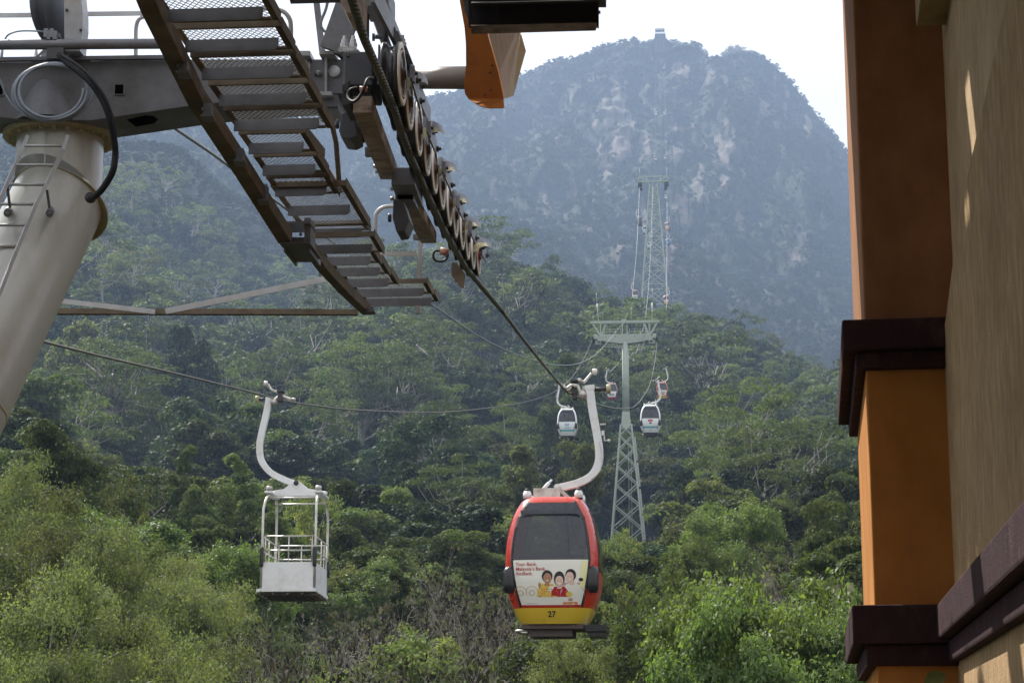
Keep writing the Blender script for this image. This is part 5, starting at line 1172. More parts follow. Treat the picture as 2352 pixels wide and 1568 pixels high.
b = MO(); b.lathe(c_top + Vector((0, 0, .0)), UP, [(.30, -.005), (.46, -.005), (.46, .035), (.30, .035), (.30, -.005)], 20, smooth=False); tp(b, 'flange', 'flange_paint')
for k in range(24):
    a = 2 * pi * k / 24 + .1; q = c_top + Vector((cos(a) * .405, sin(a) * .405, -.005)); b = MO(); b.lathe(q, (0, 0, -1), [(0, 0), (.020, 0), (.020, .018), (.011, .020), (.011, .032), (0, .032)], 6, smooth=False); tp(b, 'bolt', 'flange_paint')
# neck cone between flange and girder
b = MO(); b.lathe(c_top + Vector((-.02, -.33, .035)), UP, [(.262, -.01), (.135, .60), (.12, .61), (0, .61)], 28); tp(b, 'neck_cone', 'galv')
# girder: box beam with tapering underside
def G(u, v, k=0): return W(u, v, GD) + LDIR * k
b = MO(); T = .5
top = [(-330, 148), (60, 143), (210, 141), (440, 137), (800, 137)]; bot = [(-330, 232), (60, 276), (210, 276), (464, 239), (800, 213)]
for i in range(4):
    (u0, v0), (u1, v1) = top[i], top[i + 1]; (a0, w0), (a1, w1) = bot[i], bot[i + 1]
    b.hexa([G(a0, w0), G(a1, w1), G(a1, w1, T), G(a0, w0, T), G(u0, v0), G(u1, v1), G(u1, v1, T), G(u0, v0, T)])
tp(b, 'crossarm_girder', 'galv')
b = MO()
for k in (-.03, T + .03): b.bar(G(-330, 145, k), G(410, 135, k), .04, .03)
tp(b, 'girder_flange', 'galv')
for (u, v, w, h) in ((274.5, 206, .064, .07), (0, 208, .05, .07)):
    b = MO(); c = G(u, v); b.box(c + LDIR * .0, (w + .02, .012, h + .02), 0, Matrix.Rotation(ROPE_RZ, 3, 'Z')); b.box(c - LDIR * .012, (w, .012, h), 1, Matrix.Rotation(ROPE_RZ, 3, 'Z')); tp(b, 'inspection_hole', ('galv', 'void'))
b = MO()
pl = [G(281, 301, .12), G(300, 290, .14)]
q = []
def under(u, k): # point on tapered underside
    t = (u - 210) / (464 - 210); p0, p1 = G(210, 276), G(464, 239); return p0 + (p1 - p0) * t + LDIR * k + Vector((0, 0, -.006))
b.prism([under(284, .10), under(330, .07), under(345, .12), under(348, .20), under(335, .27), under(290, .29)], (0, 0, .004)); tp(b, 'drain_slot', 'void')
# details at the right end of the girder
def face_rect(mb, u0, v0, u1, v1, d, th, mi=0):
    a, c, e, f = W(u0, v1, d), W(u1, v1, d), W(u1, v0, d), W(u0, v0, d); mb.hexa([a, c, c + LDIR * th, a + LDIR * th, f, e, e + LDIR * th, f + LDIR * th], mi)
b = MO()
for u in (702, 748): face_rect(b, u - 2.5, 124, u + 2.5, 210, GD - .06, .05)
face_rect(b, 668, 117, 712, 128, GD - .12, .7); face_rect(b, 733, 117, 769, 125, GD - .12, .7); face_rect(b, 727, 210, 762, 219, GD - .1, .6)
tp(b, 'stiffener', 'galv_light')
b = MO(); face_rect(b, 719, 218, 776, 245, GD - .02, .42); face_rect(b, 735, 245, 776, 251, GD, .35); tp(b, 'lower_box', 'galv')
b = MO(); b.lathe(G(768, 165, -.012), LDIR, [(0, -.004), (.047, -.004), (.047, .004)], 20); tp(b, 'round_plate', 'white')
b = MO(); face_rect(b, 689, 145, 697, 190, GD - .012, .01); face_rect(b, 703, 142, 712, 193, GD - .013, .01); tp(b, 'sticker', 'white')
b = MO(); b.lathe(G(734, 171, -.02), -LDIR, [(0, -.01), (.022, -.01), (.022, .02), (.012, .02), (.012, .05), (0, .05)], 6); face_rect(b, 722, 168, 731, 174, GD - .012, .008, 1); tp(b, 'bolt', ('galv_light', 'ink_dark'))
b = MO(); b.tube([W(755, 250, 16), W(772, 330, 16.4), W(777, 395, 16.9), W(780, 440, 17.2)], .022, 8); tp(b, 'hanging_post', 'rusty')
# rail bars over the girder
b = MO(); b.tube([W(-330, 105, 15.6), W(385, 101, 15.6)], .041, 12); tp(b, 'guard_tube', 'galv')
b = MO(); b.bar(W(-330, 38, 16.3), W(112, 35, 16.3), .012, .036); b.bar(W(185, 33, 16.3), W(330, 31, 16.3), .012, .036); tp(b, 'rail_strip', 'galv_light')
b = MO(); b.tube(arc_pts([W(312, 137, 16.3), W(312, 100, 16.3), W(313, 62, 16.3), W(320, 44, 16.3), (W(336, 38, 16.3))], 5), .016, 8); tp(b, 'rail_post', 'galv_light')
b = MO(); b.tube([W(3, 137, 16.3), W(6, 108, 16.3)], .012, 6); tp(b, 'rail_post', 'galv_light')
# pedestal, cable reel, clamp
b = MO(); a = [W(70, 142, 15.9), W(207, 139, 15.9), W(180, 114, 15.9), W(98, 115, 15.9)]; b.prism(a, LDIR * .35); tp(b, 'reel_pedestal', 'galv')
rl = empty('cable_reel', W(150, 60, 16.0)); tag(rl, 'upright grooved cable guide wheel with pale steel side plate on top of the girder', 'reel')
b = MB(rl.location); fc = W(150, 30, 16.0)
prof = []
b.lathe(W(133, 20, 16.05), Vector((1, -.35, 0)), [(0, -.06), (.32, -.06), (.32, -.045), (.27, -.035)] + [(.27 + (.008 if k % 2 else 0), -.03 + k * .01) for k in range(8)] + [(.32, .05), (.32, .06), (0, .06)], 40); b.build('grooved_wheel', M['box_grey'], rl)
b = MB(rl.location); b.prism([W(148, 118, 15.7), W(147, -60, 15.7), W(182, -50, 15.7), W(186, -10, 15.7), W(190, 30, 15.7), W(190, 60, 15.7), W(186, 90, 15.7), W(184, 118, 15.7)], LDIR * .16); b.build('side_plate', M['galv_light'], rl)
for (u, v) in ((154, 24), (186, 70)): b = MB(rl.location); b.lathe(W(u, v, 15.69), -LDIR, [(0, 0), (.012, 0), (.012, .01), (0, .01)], 8); b.build('bolt', M['ink_dark'], rl)
b = MB(rl.location)
for i in range(4): b.box(W(106 + i * 7, 78 + (i % 2) * 5, 15.6), (.03, .05, .07))
b.box(W(124, 84, 15.65), (.10, .06, .035)); b.build('cable_clamp', M['galv'], rl)
b = MB(rl.location); b.box(W(130, 128, 15.6), (.13, .12, .09)); b.build('cable_gland', M['black'], rl)
def cable(name, pts, r, m, label, cat='cable', n=8, sub=8):
    P = arc_pts(pts, sub); mb = MB(P[0]); mb.tube(P, r, n); o = mb.build(name, M[m]); tag(o, label, cat); return o
cable('thin_cable', [W(108, 75, 15.6), W(85, 72, 15.6), (W(45, 72, 15.6)), W(20, 80, 15.6), W(10, 93, 15.7)], .007, 'cable_grey', 'thin grey cable arching left from the clamp on the girder')
cable('black_hose', [W(136, 126, 15.55), W(155, 145, 15.5), W(178, 162, 15.45), W(208, 190, 15.4), W(233, 225, 15.4), W(250, 265, 15.4), W(260, 310, 15.45), W(265, 350, 15.5), W(260, 390, 15.5), W(245, 420, 15.55), W(225, 445, 15.6), W(208, 456, 15.7)], .026, 'cable_black', 'thick black hose curving down from the girder into the leaning tube', 'hose', 10)
cable('black_cable', [W(140, 126, 15.5), W(160, 138, 15.42), W(190, 160, 15.38), W(218, 190, 15.36), W(240, 222, 15.36), W(256, 262, 15.38), W(264, 300, 15.4), (W(267, 340, 15.45))], .013, 'cable_black', 'black cable running along the thick hose')
b = MO(); b.lathe(W(207, 455, 15.72), Vector((.5, -1, .1)), [(.02, 0), (.045, 0), (.045, .012), (.02, .012)], 14); tp(b, 'cable_port', 'ink_dark')
# coil of grey cable
P = []; cc = W(122, 214, 15.5)
for k in range(5 * 36 + 1):
    a = 2 * pi * k / 36; tr = k / 36; rx = .300 + .016 * sin(tr * 2.3) - .008 * tr; rz = .236 + .008 * cos(tr * 3.1) - .004 * tr
    P.append(cc + Vector((cos(a + .1) * rx, -.01 * tr + .008 * sin(k * .3), sin(a + .1) * rz)))
mb = MB(P[0]); mb.tube(P, .0125, 8); co = mb.build('cable_coil', M['cable_grey']); tag(co, 'coil of grey cable hanging in front of the girder over the pylon flange', 'cable coil')
cable('thin_cable', [W(-20, 150, 15.5), W(0, 185, 15.5), W(12, 215, 15.5), W(30, 242, 15.48), W(50, 260, 15.46), W(62, 268, 15.45)], .007, 'cable_grey', 'thin grey cable swinging in from the left edge to the coil')
# ladder
ld = empty('ladder', W(60, 450, 15.4)); tag(ld, 'steel ladder fixed in front of the leaning pylon tube', 'ladder')
Lr = [W(64, 312, 15.6), W(44, 360, 15.55), W(0, 458, 15.4), W(-60, 600, 15.2)]; Rr_ = [W(156, 311, 15.6), W(145, 345, 15.57), W(107, 424, 15.43), W(82, 471, 15.36), W(22, 614, 15.15), W(-12, 700, 15.0)]
for P in (Lr, Rr_):
    b = MB(ld.location)
    for a, c in zip(P[:-1], P[1:]): b.bar(a, c, .022, .028)
    b.build('rail', M['galv_light'], ld)
for u0, u1, v in ((56, 142, 335), (38, 124, 379), (18, 104, 424), (-4, 85, 469), (-22, 65, 517), (-44, 43, 565), (-64, 22, 614)):
    b = MB(ld.location); b.tube([W(u0, v, 15.5), W(u1, v, 15.5)], .0125, 8); b.build('rung', M['galv_light'], ld)
for (u, v, u2, v2, u3, v3) in ((17, 428, 23, 478, 17, 490), (108, 436, 114, 478, 114, 490)):
    b = MB(ld.location); b.bar(W(u, v, 15.45), W(u2, v2, 15.5), .02, .01); b.build('standoff', M['galv'], ld)
    b = MB(ld.location); b.tube([W(u3 + 3, v3 - 8, 15.8), W(u3, v3, 15.42)], .030, 12); b.tube([W(u3, v3, 15.42), W(u3 - 1, v3 + 3, 15.36)], .014, 8); b.build('standoff_socket', M['galv'], ld)

# ------------------------------------------------------------------ catwalk
cw = empty('catwalk', W(600, 400, 15.5)); tag(cw, 'long steel catwalk of mesh grating panels seen from below beside the sheaves', 'catwalk'); co_ = cw.location
TR = [(346, 577, -34), (381, 606, 36), (425, 642, 106), (464, 675, 170), (503, 705, 231), (537, 735, 288), (571, 698, 341), (603, 725, 391), (632, 751, 439), (661, 805, 484), (714, 832, 536), (721, 856, 573), (747, 852, 600), (770, 873, 625), (794, 894, 650), (816, 975, 673), (837, 992, 695)]
def stringer(P, w, h, name, m):
    b = MB(co_)
    for a, c in zip(P[:-1], P[1:]): b.bar(a, c, w, h)
    return b.build(name, M[m], cw, bevel=.006)
def dd(u): return dW(u)
def Tw(i): uL, uR, v = TR[i]; d = dd(uL) if uL < 700 else 16.2 + (uL - 661) * .0245; return uL, uR, v, d
zc = [Tw(i) for i in range(len(TR))]
P = [W(u - 27, v, d) + Vector((0, 0, -.0)) for u, _, v, d in zc[:10]]
stringer([W(318, -60, 11.6), W(346, 10, 12.0), W(452, 226, 13.6), W(560, 392, 15.0), W(656, 545, 16.3)], .115, .11, 'stringer', 'rusty')
stringer([W(705, 560, 16.9), W(742, 610, 17.9), W(790, 662, 19.0), W(843, 712, 20.3)], .095, .10, 'stringer', 'rusty')
def mesh_panel(mb, a, bx, by, nx, ny, w=.006):
    """diamond grating spanned from corner a by the vectors bx, by"""
    LXn, LYn = bx.length, by.length; ex, ey = bx.normalized(), by.normalized(); px_ = LXn / nx; py_ = LYn / ny
    for s in (1, -1):
        k = -ny
        for k in range(-ny, nx + ny + 1):
            # line through (k*px,0) with slope s in cell units, clipped to the rectangle
            p0 = (k, 0) if s == 1 else (k, ny); t0, t1 = max(0, -k), min(ny, nx - k)
            if t1 <= t0: continue
            y0, y1 = (t0, t1) if s == 1 else (ny - t0, ny - t1)
            A = a + ex * ((k + t0) * px_) + ey * (y0 * py_); B = a + ex * ((k + t1) * px_) + ey * (y1 * py_)
            mb.bar(A, B, w, .0035)
for i in range(len(TR)):
    uL, uR, v, d = zc[i]
    Lp, Rp = W(uL, v, d), W(uR, v, d); Rp = Lp + LX * ((Rp - Lp).length * 1.0)
    wdt = (Rp - Lp).length
    dn = zc[i + 1][3] - d if i + 1 < len(TR) else .45
    nxt = (W(zc[i + 1][0], zc[i + 1][2], zc[i + 1][3]) - Lp) if i + 1 < len(TR) else LDIR * .42
    step = max(.24, nxt.dot(LDIR)); zup = nxt.z
    b = MB(co_); t_ = .052 if i < 9 else .046
    b.prism([Lp + Vector((0, 0, .04)), Rp + Vector((0, 0, .04)), Rp + Vector((0, 0, -.018)), Rp - LX * .022 + Vector((0, 0, -.042)), Lp + Vector((0, 0, -.042))], LDIR * .012)
    b.build('cross_plate', M['galv'], cw)
    fa = Lp - LX * .03 - LDIR * (step * .42) + Vector((0, 0, .052)); fw = wdt + .085; fl = step * .94
    b = MB(co_)
    b.bar(fa + LX * .022, fa + LX * .022 + LDIR * fl, .045, .012); b.bar(fa + LX * (fw - .022), fa + LX * (fw - .022) + LDIR * fl, .045, .012)
    b.bar(fa + LDIR * .02 + LX * .05, fa + LDIR * .02 + LX * (fw - .05), .04, .012); b.bar(fa + LDIR * (fl - .02) + LX * .05, fa + LDIR * (fl - .02) + LX * (fw - .05), .04, .012)
    b.bar(fa + LX * (fw + .004) + Vector((0, 0, .012)), fa + LX * (fw + .004) + LDIR * fl + Vector((0, 0, .012)), .008, .075)
    b.bar(fa + LDIR * .002 + Vector((0, 0, .01)), fa + LDIR * .002 + LX * fw + Vector((0, 0, .01)), .006, .045)
    pf = b.build('panel_frame', M['rusty'], cw)
    b = MB(co_); mesh_panel(b, fa + Vector((0, 0, .012)) + LX * .02 + LDIR * .02, LX * (fw - .04), LDIR * (fl - .04), max(7, int(fw / .042)), max(4, int(fl / .060)), .0042)
    b.v = [tuple(Vector(p)) for p in b.v]; o = b.build('grating_mesh', M['galv_light'], cw)
# hangers on the outer side
for (u, v, h) in ((416, 160, 26), (472, 258, 30), (546, 360, 30), (601, 446, 38), (848, 712, 12), (825, 700, 10)):
    d = dd(u + 18) if u < 700 else 20.0; b = MB(co_); c = W(u, v, d); s = h * d / FPX; b.box(c + LX * .02, (.055, .12, s)); b.box(c + LX * .02 + Vector((0, 0, -s / 2)), (.085, .14, .012)); b.lathe(c - LDIR * .06, -LDIR, [(0, 0), (.012, 0), (.012, .015), (0, .015)], 6); b.build('hanger_plate', M['galv'], cw)
b = MB(co_)
q = lambda u, v, d: W(u, v, d)
face_rect2 = lambda mb, u0, v0, u1, v1, d, th, mi=0: mb.hexa([W(u0, v1, d), W(u1, v1, d), W(u1, v1, d) + LDIR * th, W(u0, v1, d) + LDIR * th, W(u0, v0, d), W(u1, v0, d), W(u1, v0, d) + LDIR * th, W(u0, v0, d) + LDIR * th], mi)
face_rect2(b, 641, 512, 648, 557, 16.3, .25); face_rect2(b, 699, 500, 713, 566, 16.35, .22); face_rect2(b, 641, 508, 712, 513, 16.3, .3); face_rect2(b, 641, 545, 700, 556, 16.3, .02); face_rect2(b, 655, 576, 712, 579, 16.5, .35); face_rect2(b, 641, 556, 712, 558, 16.2, .55); face_rect2(b, 652, 557, 657, 578, 16.35, .5); face_rect2(b, 704, 557, 712, 578, 16.35, .5)
b.build('box_hanger', M['galv'], cw)
b = MB(co_); face_rect2(b, 657, 558, 704, 577, 16.75, .02); b.build('box_back', M['steel_dark'], cw)
for u, v in ((648, 543), (691, 539)): b = MB(co_); b.lathe(W(u, v, 16.28), -LDIR, [(0, 0), (.014, 0), (.014, .02), (0, .02)], 6); b.build('bolt', M['galv'], cw)
for u in (852, 960):
    b = MB(co_); face_rect2(b, u - 6, 702, u + 6, 719, 20.2, .05); b.build('hanger_plate', M['galv_light'], cw)
# handrails of the catwalk
def rail(P, r, label_part, m='galv_light'):
    b = MB(co_); b.tube(arc_pts(P, 5), r, 8); return b.build(label_part, M[m], cw)
rail([W(590, 19, 13.8), W(618, 21, 13.8), W(640, 23, 13.8), W(655, 30, 13.8), W(665, 44, 13.8), W(668, 62, 13.8), W(668, 120, 13.8)], .016, 'handrail_hoop')
rail([W(912, 474, 19.5), W(893, 474, 19.5), W(877, 478, 19.5), W(866, 488, 19.5), W(862, 505, 19.5), W(860, 600, 19.5)], .021, 'handrail_hoop')
b = MB(co_); b.bar(W(866, 583, 19.5), W(957, 583, 19.7), .012, .042); b.build('handrail_bar', M['galv_light'], cw)
b = MB(co_); b.bar(W(966, 548, 19.8), W(963, 640, 19.8), .045, .012, up=(0, 1, 0)); b.build('handrail_post', M['galv_light'], cw)
b = MB(co_)
for P in (((703, 318, 16.2), (745, 378, 16.9)), ((745, 378, 16.9), (795, 440, 18.0)), ((795, 440, 18.0), (822, 470, 18.6)), ((822, 470, 18.6), (822, 490, 18.8))): b.bar(W(*P[0]), W(*P[1]), .010, .055)
b.build('toe_board', M['galv_light'], cw)
b = MB(co_); b.bar(W(706, 310, 16.0), W(740, 352, 16.4), .05, .07); face_rect2(b, 726, 338, 743, 355, 16.35, .02); b.build('rail_socket', M['rusty'], cw)
for u, v0, v1 in ((742, 376, 412), (785, 424, 442), (817, 455, 480)): b = MB(co_); face_rect2(b, u - 6, v0, u + 5, v1, 17.2, .01); b.build('rail_tab', M['galv_light'], cw)

# long cross brace and angle ties at the far end
br = empty('cross_brace', W(480, 715, 20)); tag(br, 'long horizontal steel beam with two slanting tie bars between pylon leg and catwalk end', 'beam')
b = MB(br.location); b.lbar(W(120, 714, 20.0), W(822, 716, 20.4), .07, .056, .010, side=-1); b.build('beam', M['rusty'], br)
b = MB(br.location); b.bar(W(120, 689, 19.8), W(356, 716, 19.8), .012, .050); b.build('tie_bar', M['galv_light'], br)
b = MB(br.location); b.bar(W(380, 715, 19.8), W(745, 641, 20.0), .012, .058); b.build('tie_bar', M['galv_light'], br)
b = MB(br.location); face_rect2(b, 732, 622, 740, 640, 20.0, .03); b.build('lug', M['galv'], br)

# ------------------------------------------------------------------ sheave battery
st = empty('sheave_battery', W(960, 380, 18.0)); tag(st, 'row of twelve black rubber sheaves on a steel beam pressing down the rope', 'sheaves'); so = st.location
BOT = [(914, 240), (932, 297), (955, 357), (973, 402), (989, 444), (1006, 481), (1023, 518), (1037, 546), (1052, 573), (1064, 596), (1078, 618), (1090, 633)]
SR = .222; C_ = []
yax = (LX + Vector((0, 0, 0))).normalized()
for k in range(12):
    r = .228 if k else .24
    c = ROPE_P[k] + Vector((0, 0, r * .865 + .028)); C_.append(c)
    b = MB(so); t = .066
    b.lathe(c, yax, [(.10, -t), (r * .98, -t), (r, -t + .008), (r, -t + .022), (r * .90, -t + .04), (r * .865, -.02), (r * .865, .02), (r * .90, t - .04), (r, t - .022), (r, t - .008), (r * .98, t), (.10, t)], 40)
    sh = b.build('sheave', M['rubber_tread'], st)
    so2 = so
    b = MB(so); b.lathe(c, yax, [(r * .80, t + .001), (r * .99, t + .001), (r * .99, t + .010), (r * .80, t + .010)], 40); rg = b.build('rim_ring', M['ring_white'], st); rg.parent = sh; rg.location = (0, 0, 0)
    b = MB(so); b.lathe(c, yax, [(r * .70, t + .002), (r * .725, t + .002), (r * .725, t + .014), (r * .70, t + .014)], 36); rg = b.build('inner_ring', M['ring_white'], st); rg.parent = sh; rg.location = (0, 0, 0)
    b = MB(so); b.lathe(c, yax, [(.0, t - .03), (r * .69, t - .02), (r * .69, t + .004), (r * .42, t - .015), (r * .40, t + .004), (.05, t + .01), (.045, t + .03), (0, t + .03)], 32); rg = b.build('hub', M['hub_red'] if k == 11 else M['hub_brown'], st); rg.parent = sh; rg.location = (0, 0, 0)
# rocker arms linking pairs of sheaves, outer side, with bolts
for k in range(0, 12, 2):
    a, c = C_[k] + LX * .135, C_[k + 1] + LX * .135; up_ = Vector((0, 0, .05)); m_ = (a + c) / 2
    b = MB(so); b.prism([a + Vector((0, 0, -.05)) - LDIR * .05, c + Vector((0, 0, -.05)) + LDIR * .05, c + Vector((0, 0, .06)) + LDIR * .05, m_ + Vector((0, 0, .13)) + LDIR * .06, m_ + Vector((0, 0, .13)) - LDIR * .06, a + Vector((0, 0, .06)) - LDIR * .05], LX * .014); b.build('rocker_arm', M['galv'], st)
    for q in (a, c, m_ + Vector((0, 0, .06))):
        b = MB(so); b.lathe(q + LX * .014, LX, [(0, 0), (.026, 0), (.026, .018), (.014, .02), (.014, .04), (0, .04)], 6, smooth=False); b.build('bolt', M['steel_dark'], st)
    b = MB(so); b.bar(a + LX * .022 + Vector((0, 0, .05)), a + LX * .022 + Vector((0, 0, -.07)), .022, .07, up=(0, 1, 0)); b.build('bearing_block', M['galv'], st)
# longitudinal carrier beam behind/outside the sheaves
b = MB(so)
up_pts = [W(856, -20, 14.0), W(905, 75, 15.0), W(946, 175, 16.2), W(985, 270, 17.3)]
for a, c in zip(up_pts[:-1], up_pts[1:]): b.bar(a, c, .03, .16)
b.build('outer_beam', M['galv'], st)
b = MB(so)
for (u, v, d) in ((897, 60, 14.9), (905, 70, 15.0)): b.prism([W(u, v + 10, d), W(u + 6, v + 2, d), W(u + 16, v + 32, d), W(u + 10, v + 36, d)], LX * .012)
b.build('fin_plate', M['galv'], st)
# rope catchers (curved horns)
TIPS = [(983, 194, 1.0), (1021, 309, 1.0), (1052, 397, .9), (1080, 469, .82), (1105, 523, .78), (1129, 569, .74)]
HB = [(-62, -20), (-46, -39), (-33, -30), (-17, -25), (-5, -15), (0, 0)]; HA = [(-56, 16), (-45, 9), (-34, 0), (-21, -5), (-9, -5), (0, 2)]
for k, (tu, tv, sc) in enumerate(TIPS):
    d = 15.3 + k * 1.2; b = MB(so)
    up_c = arc_pts([W(tu + a * sc, tv + c * sc, d + .10) for a, c in HB], 4); lo_c = arc_pts([W(tu + a * sc, tv + c * sc, d) for a, c in HA], 4); n_ = len(up_c)
    mid = [p * .52 + q * .48 + Vector((0, 0, .0)) for p, q in zip(up_c, lo_c)]
    e = Vector((0, .012, .012)); V = up_c + mid + lo_c + [p + e for p in up_c] + [p + e for p in mid] + [p + e for p in lo_c]
    for r_, mi in ((0, 1), (1, 0)): b.add(V[r_ * n_:(r_ + 2) * n_], [(i, i + 1, n_ + i + 1, n_ + i) for i in range(n_ - 1)], mi, False)
    b.add(V[3 * n_:4 * n_] + V[5 * n_:], [(i, i + 1, n_ + i + 1, n_ + i) for i in range(n_ - 1)], 1, False)
    b.build('rope_catcher', [M['horn'], M['galv']], st)
    b = MB(so); c = W(tu - 52 * sc, tv - 28 * sc, d + .15); b.box(c - LX * .03 + Vector((0, 0, .02)), (.014, .06, .13)); b.box(c - LX * .08 + Vector((0, 0, -.03)), (.10, .05, .04)); b.build('catcher_bracket', M['galv'], st)
# dark inner side plates behind the sheaves
for k in range(0, 12, 2):
    a, c = C_[k] - LX * .085, C_[k + 1] - LX * .085; b = MB(so)
    b.prism([a + Vector((0, 0, -.12)) - LDIR * .12, c + Vector((0, 0, -.12)) + LDIR * .12, c + Vector((0, 0, .20)) + LDIR * .2, a + Vector((0, 0, .20)) - LDIR * .1], LX * -.012); b.build('inner_side_plate', M['steel_dark'], st)
# brown main rocker beams left of the sheaves
def boxseg(pa, pb, w, h, m, nm):
    b = MB(so); b.bar(pa, pb, w, h); return b.build(nm, M[m], st, bevel=.008)
boxseg(W(833, 240, 14.9), W(893, 396, 17.2), .145, .13, 'bronze_dirt', 'rocker_beam')
boxseg(W(926, 405, 16.9), W(945, 455, 17.6), .20, .16, 'galv', 'rocker_beam')
boxseg(W(934, 452, 17.5), W(985, 545, 19.6), .15, .12, 'bronze_dirt', 'rocker_beam')
b = MB(so); face_rect2(b, 908, 424, 950, 460, 17.2, .30); b.build('beam_end', M['galv'], st)
b = MB(so); face_rect2(b, 913, 428, 948, 457, 17.185, .01); b.build('beam_end_opening', M['void'], st)
for (u, v) in ((905, 433), (905, 456), (866, 382), (870, 393)): b = MB(so); b.lathe(W(u, v, 17.1), -LX, [(0, 0), (.018, 0), (.018, .03), (0, .03)], 6); b.build('bolt', M['galv_light'], st)
for (u0, v0, u1, v1, d) in ((838, 338, 860, 357, 16.4), (949, 538, 990, 549, 19.3)): b = MB(so); face_rect2(b, u0, v0, u1, v1, d, .06); b.build('end_lug', M['galv'], st)
# dampers / switch housings
b = MB(so); b.prism([W(783, 260, 15.4), W(812, 250, 15.4), W(822, 312, 15.4), W(806, 320, 15.4), W(784, 318, 15.4), W(778, 300, 15.4)], LDIR * .30); b.lathe(W(779, 285, 15.5), (-1, 0, 0), [(0, 0), (.04, 0), (.04, .03), (0, .03)], 10); b.build('damper_box', M['box_grey'], st, bevel=.012)
b = MB(so); b.tube([W(828, 305, 15.9), W(829, 328, 15.9)], .035, 10); b.build('damper_stub', M['black'], st)
b = MB(so); b.prism([W(903, 455, 17.1), W(928, 462, 17.1), W(941, 505, 17.1), W(930, 532, 17.1), W(911, 534, 17.1), W(901, 500, 17.1)], LDIR * .28); b.lathe(W(899, 500, 17.2), (-1, 0, 0), [(0, 0), (.04, 0), (.04, .03), (0, .03)], 10); b.build('damper_box', M['box_grey'], st, bevel=.012)
# bolted grey block beside the first sheave
b = MB(so); face_rect2(b, 789, 118, 856, 196, 14.9, .5); b.build('bearing_housing', M['box_grey'], st, bevel=.012)
b = MB(so)
for v in (129, 188): b.lathe(W(800, v, 14.9), -LDIR, [(0, 0), (.014, 0), (.014, .003), (0, .003)], 10)
b.build('screw_hole', M['ink_dark'], st)
b = MB(so); b.prism([W(777, 120, 14.95), W(826, 117, 14.95), W(816, 109, 14.95), W(778, 109, 14.95)], LDIR * .45); b.build('cap_plate', M['galv_light'], st)
me_t = text_mesh('17-8-03', .026, .0); 
for v_ in me_t.vertices: q_ = W(787, 116, 14.93) + LX * v_.co.x + Vector((0, 0, v_.co.y)); v_.co = q_ - so
link('lettering', me_t, M['white'], st)
for u in (791, 811, 924):
    b = MB(so); vb = 109 if u < 900 else 108; b.lathe(W(u, vb, 15.05), UP, [(0, 0), (.033, 0), (.033, .03), (.025, .035), (.025, .06), (.015, .065), (.015, .09), (0, .09)], 6, smooth=False); b.build('stud_nut', M['galv_light'], st)
b = MB(so); b.prism([W(918, 107, 15.1), W(934, 107, 15.1), W(940, 125, 15.1), (W(915, 125, 15.1))], LDIR * .5); b.build('cap_plate', M['galv'], st)
b = MB(so); face_rect2(b, 786, 195, 800, 208, 14.85, .4); face_rect2(b, 786, 226, 802, 240, 14.85, .4); face_rect2(b, 802, 196, 850, 240, 15.0, .3); b.build('switch_case', M['steel_dark'], st)
b = MB(so); b.tube([W(826, 204, 14.6), W(844, 206, 14.6)], .020, 10); b.build('switch_head', M['switch_pink'], st)
b = MB(so); b.tube(arc_pts([W(857, 180, 14.5), W(845, 182, 14.45), W(838, 198, 14.4), W(829, 218, 14.4), W(815, 233, 14.4), W(803, 230, 14.45), W(799, 218, 14.5), W(806, 206, 14.5), (W(822, 202, 14.5))], 5), .012, 8); b.build('spiral_cable', M['cable_black'], st)
b = MB(so); b.tube(arc_pts([W(768, 122, 15.0), W(776, 126, 15.0), W(787, 136, 15.0)], 4), .012, 6); b.build('spiral_cable', M['cable_black'], st)
# far end: position switch with loop of cable and hanging plate
b = MB(so); b.tube([W(1011, 576, 21.0), W(1030, 580, 21.0)], .040, 10); b.build('switch_head', M['switch_pink'], st)
b = MB(so); b.tube(arc_pts([W(1010, 576, 21.0), W(999, 577, 21.0), W(995, 588, 21.0), W(1000, 598, 21.0), W(1013, 600, 21.0), W(1025, 595, 21.0), W(1029, 582, 21.0)], 5), .013, 8); b.build('spiral_cable', M['cable_black'], st)
b = MB(so); b.prism([W(1037, 604, 21.3), W(1042, 603, 21.3), W(1062, 630, 21.3), W(1059, 662, 21.3), W(1037, 632, 21.3)], LX * .03); b.build('end_plate', M['rusty'], st)
# uprights carrying the battery, and the rope guide block at the top
up = empty('head_frame', W(800, 50, 15.5)); tag(up, 'overhead steel struts and rods above the first sheave, running out of the picture', 'frame'); uo = up.location
for (P, w, h, m_, nm) in ((((822, -40, 15.6), (766, 118, 15.6)), .20, .12, 'galv', 'diagonal_strut'), (((842, -40, 15.9), (792, 112, 15.9)), .02, .12, 'galv_light', 'strut_flange'), (((722, -40, 16.4), (740, 118, 16.4)), .05, .05, 'galv', 'thin_strut'), (((858, 20, 16.1), (902, 145, 16.4)), .07, .10, 'galv', 'rear_strut'), (((666, 2, 14.5), (790, -1, 14.5)), .10, .012, 'steel_dark', 'overhead_plate')):
    b = MB(uo); b.bar(W(*P[0]), W(*P[1]), w, h, up=(0, 1, 0) if nm != 'overhead_plate' else (0, 0, 1)); b.build(nm, M[m_], up)
b = MB(uo); b.tube(arc_pts([W(757, -20, 16), W(749, 20, 16), W(738, 48, 16), W(738, 62, 16), W(745, 72, 16), W(753, 75, 16)], 5), .013, 6); b.build('bent_rod', M['galv'], up)
for u0, v1 in ((842, 112), (884, 100)):
    b = MB(uo); b.tube([W(u0 + .5, 10, 15.2), W(u0, v1, 15.2)], .021, 10); b.tube([W(u0 + .5, 11, 15.2), W(u0 + .5, 24, 15.2)], .024, 10); b.build('threaded_rod', M['box_grey'], up)
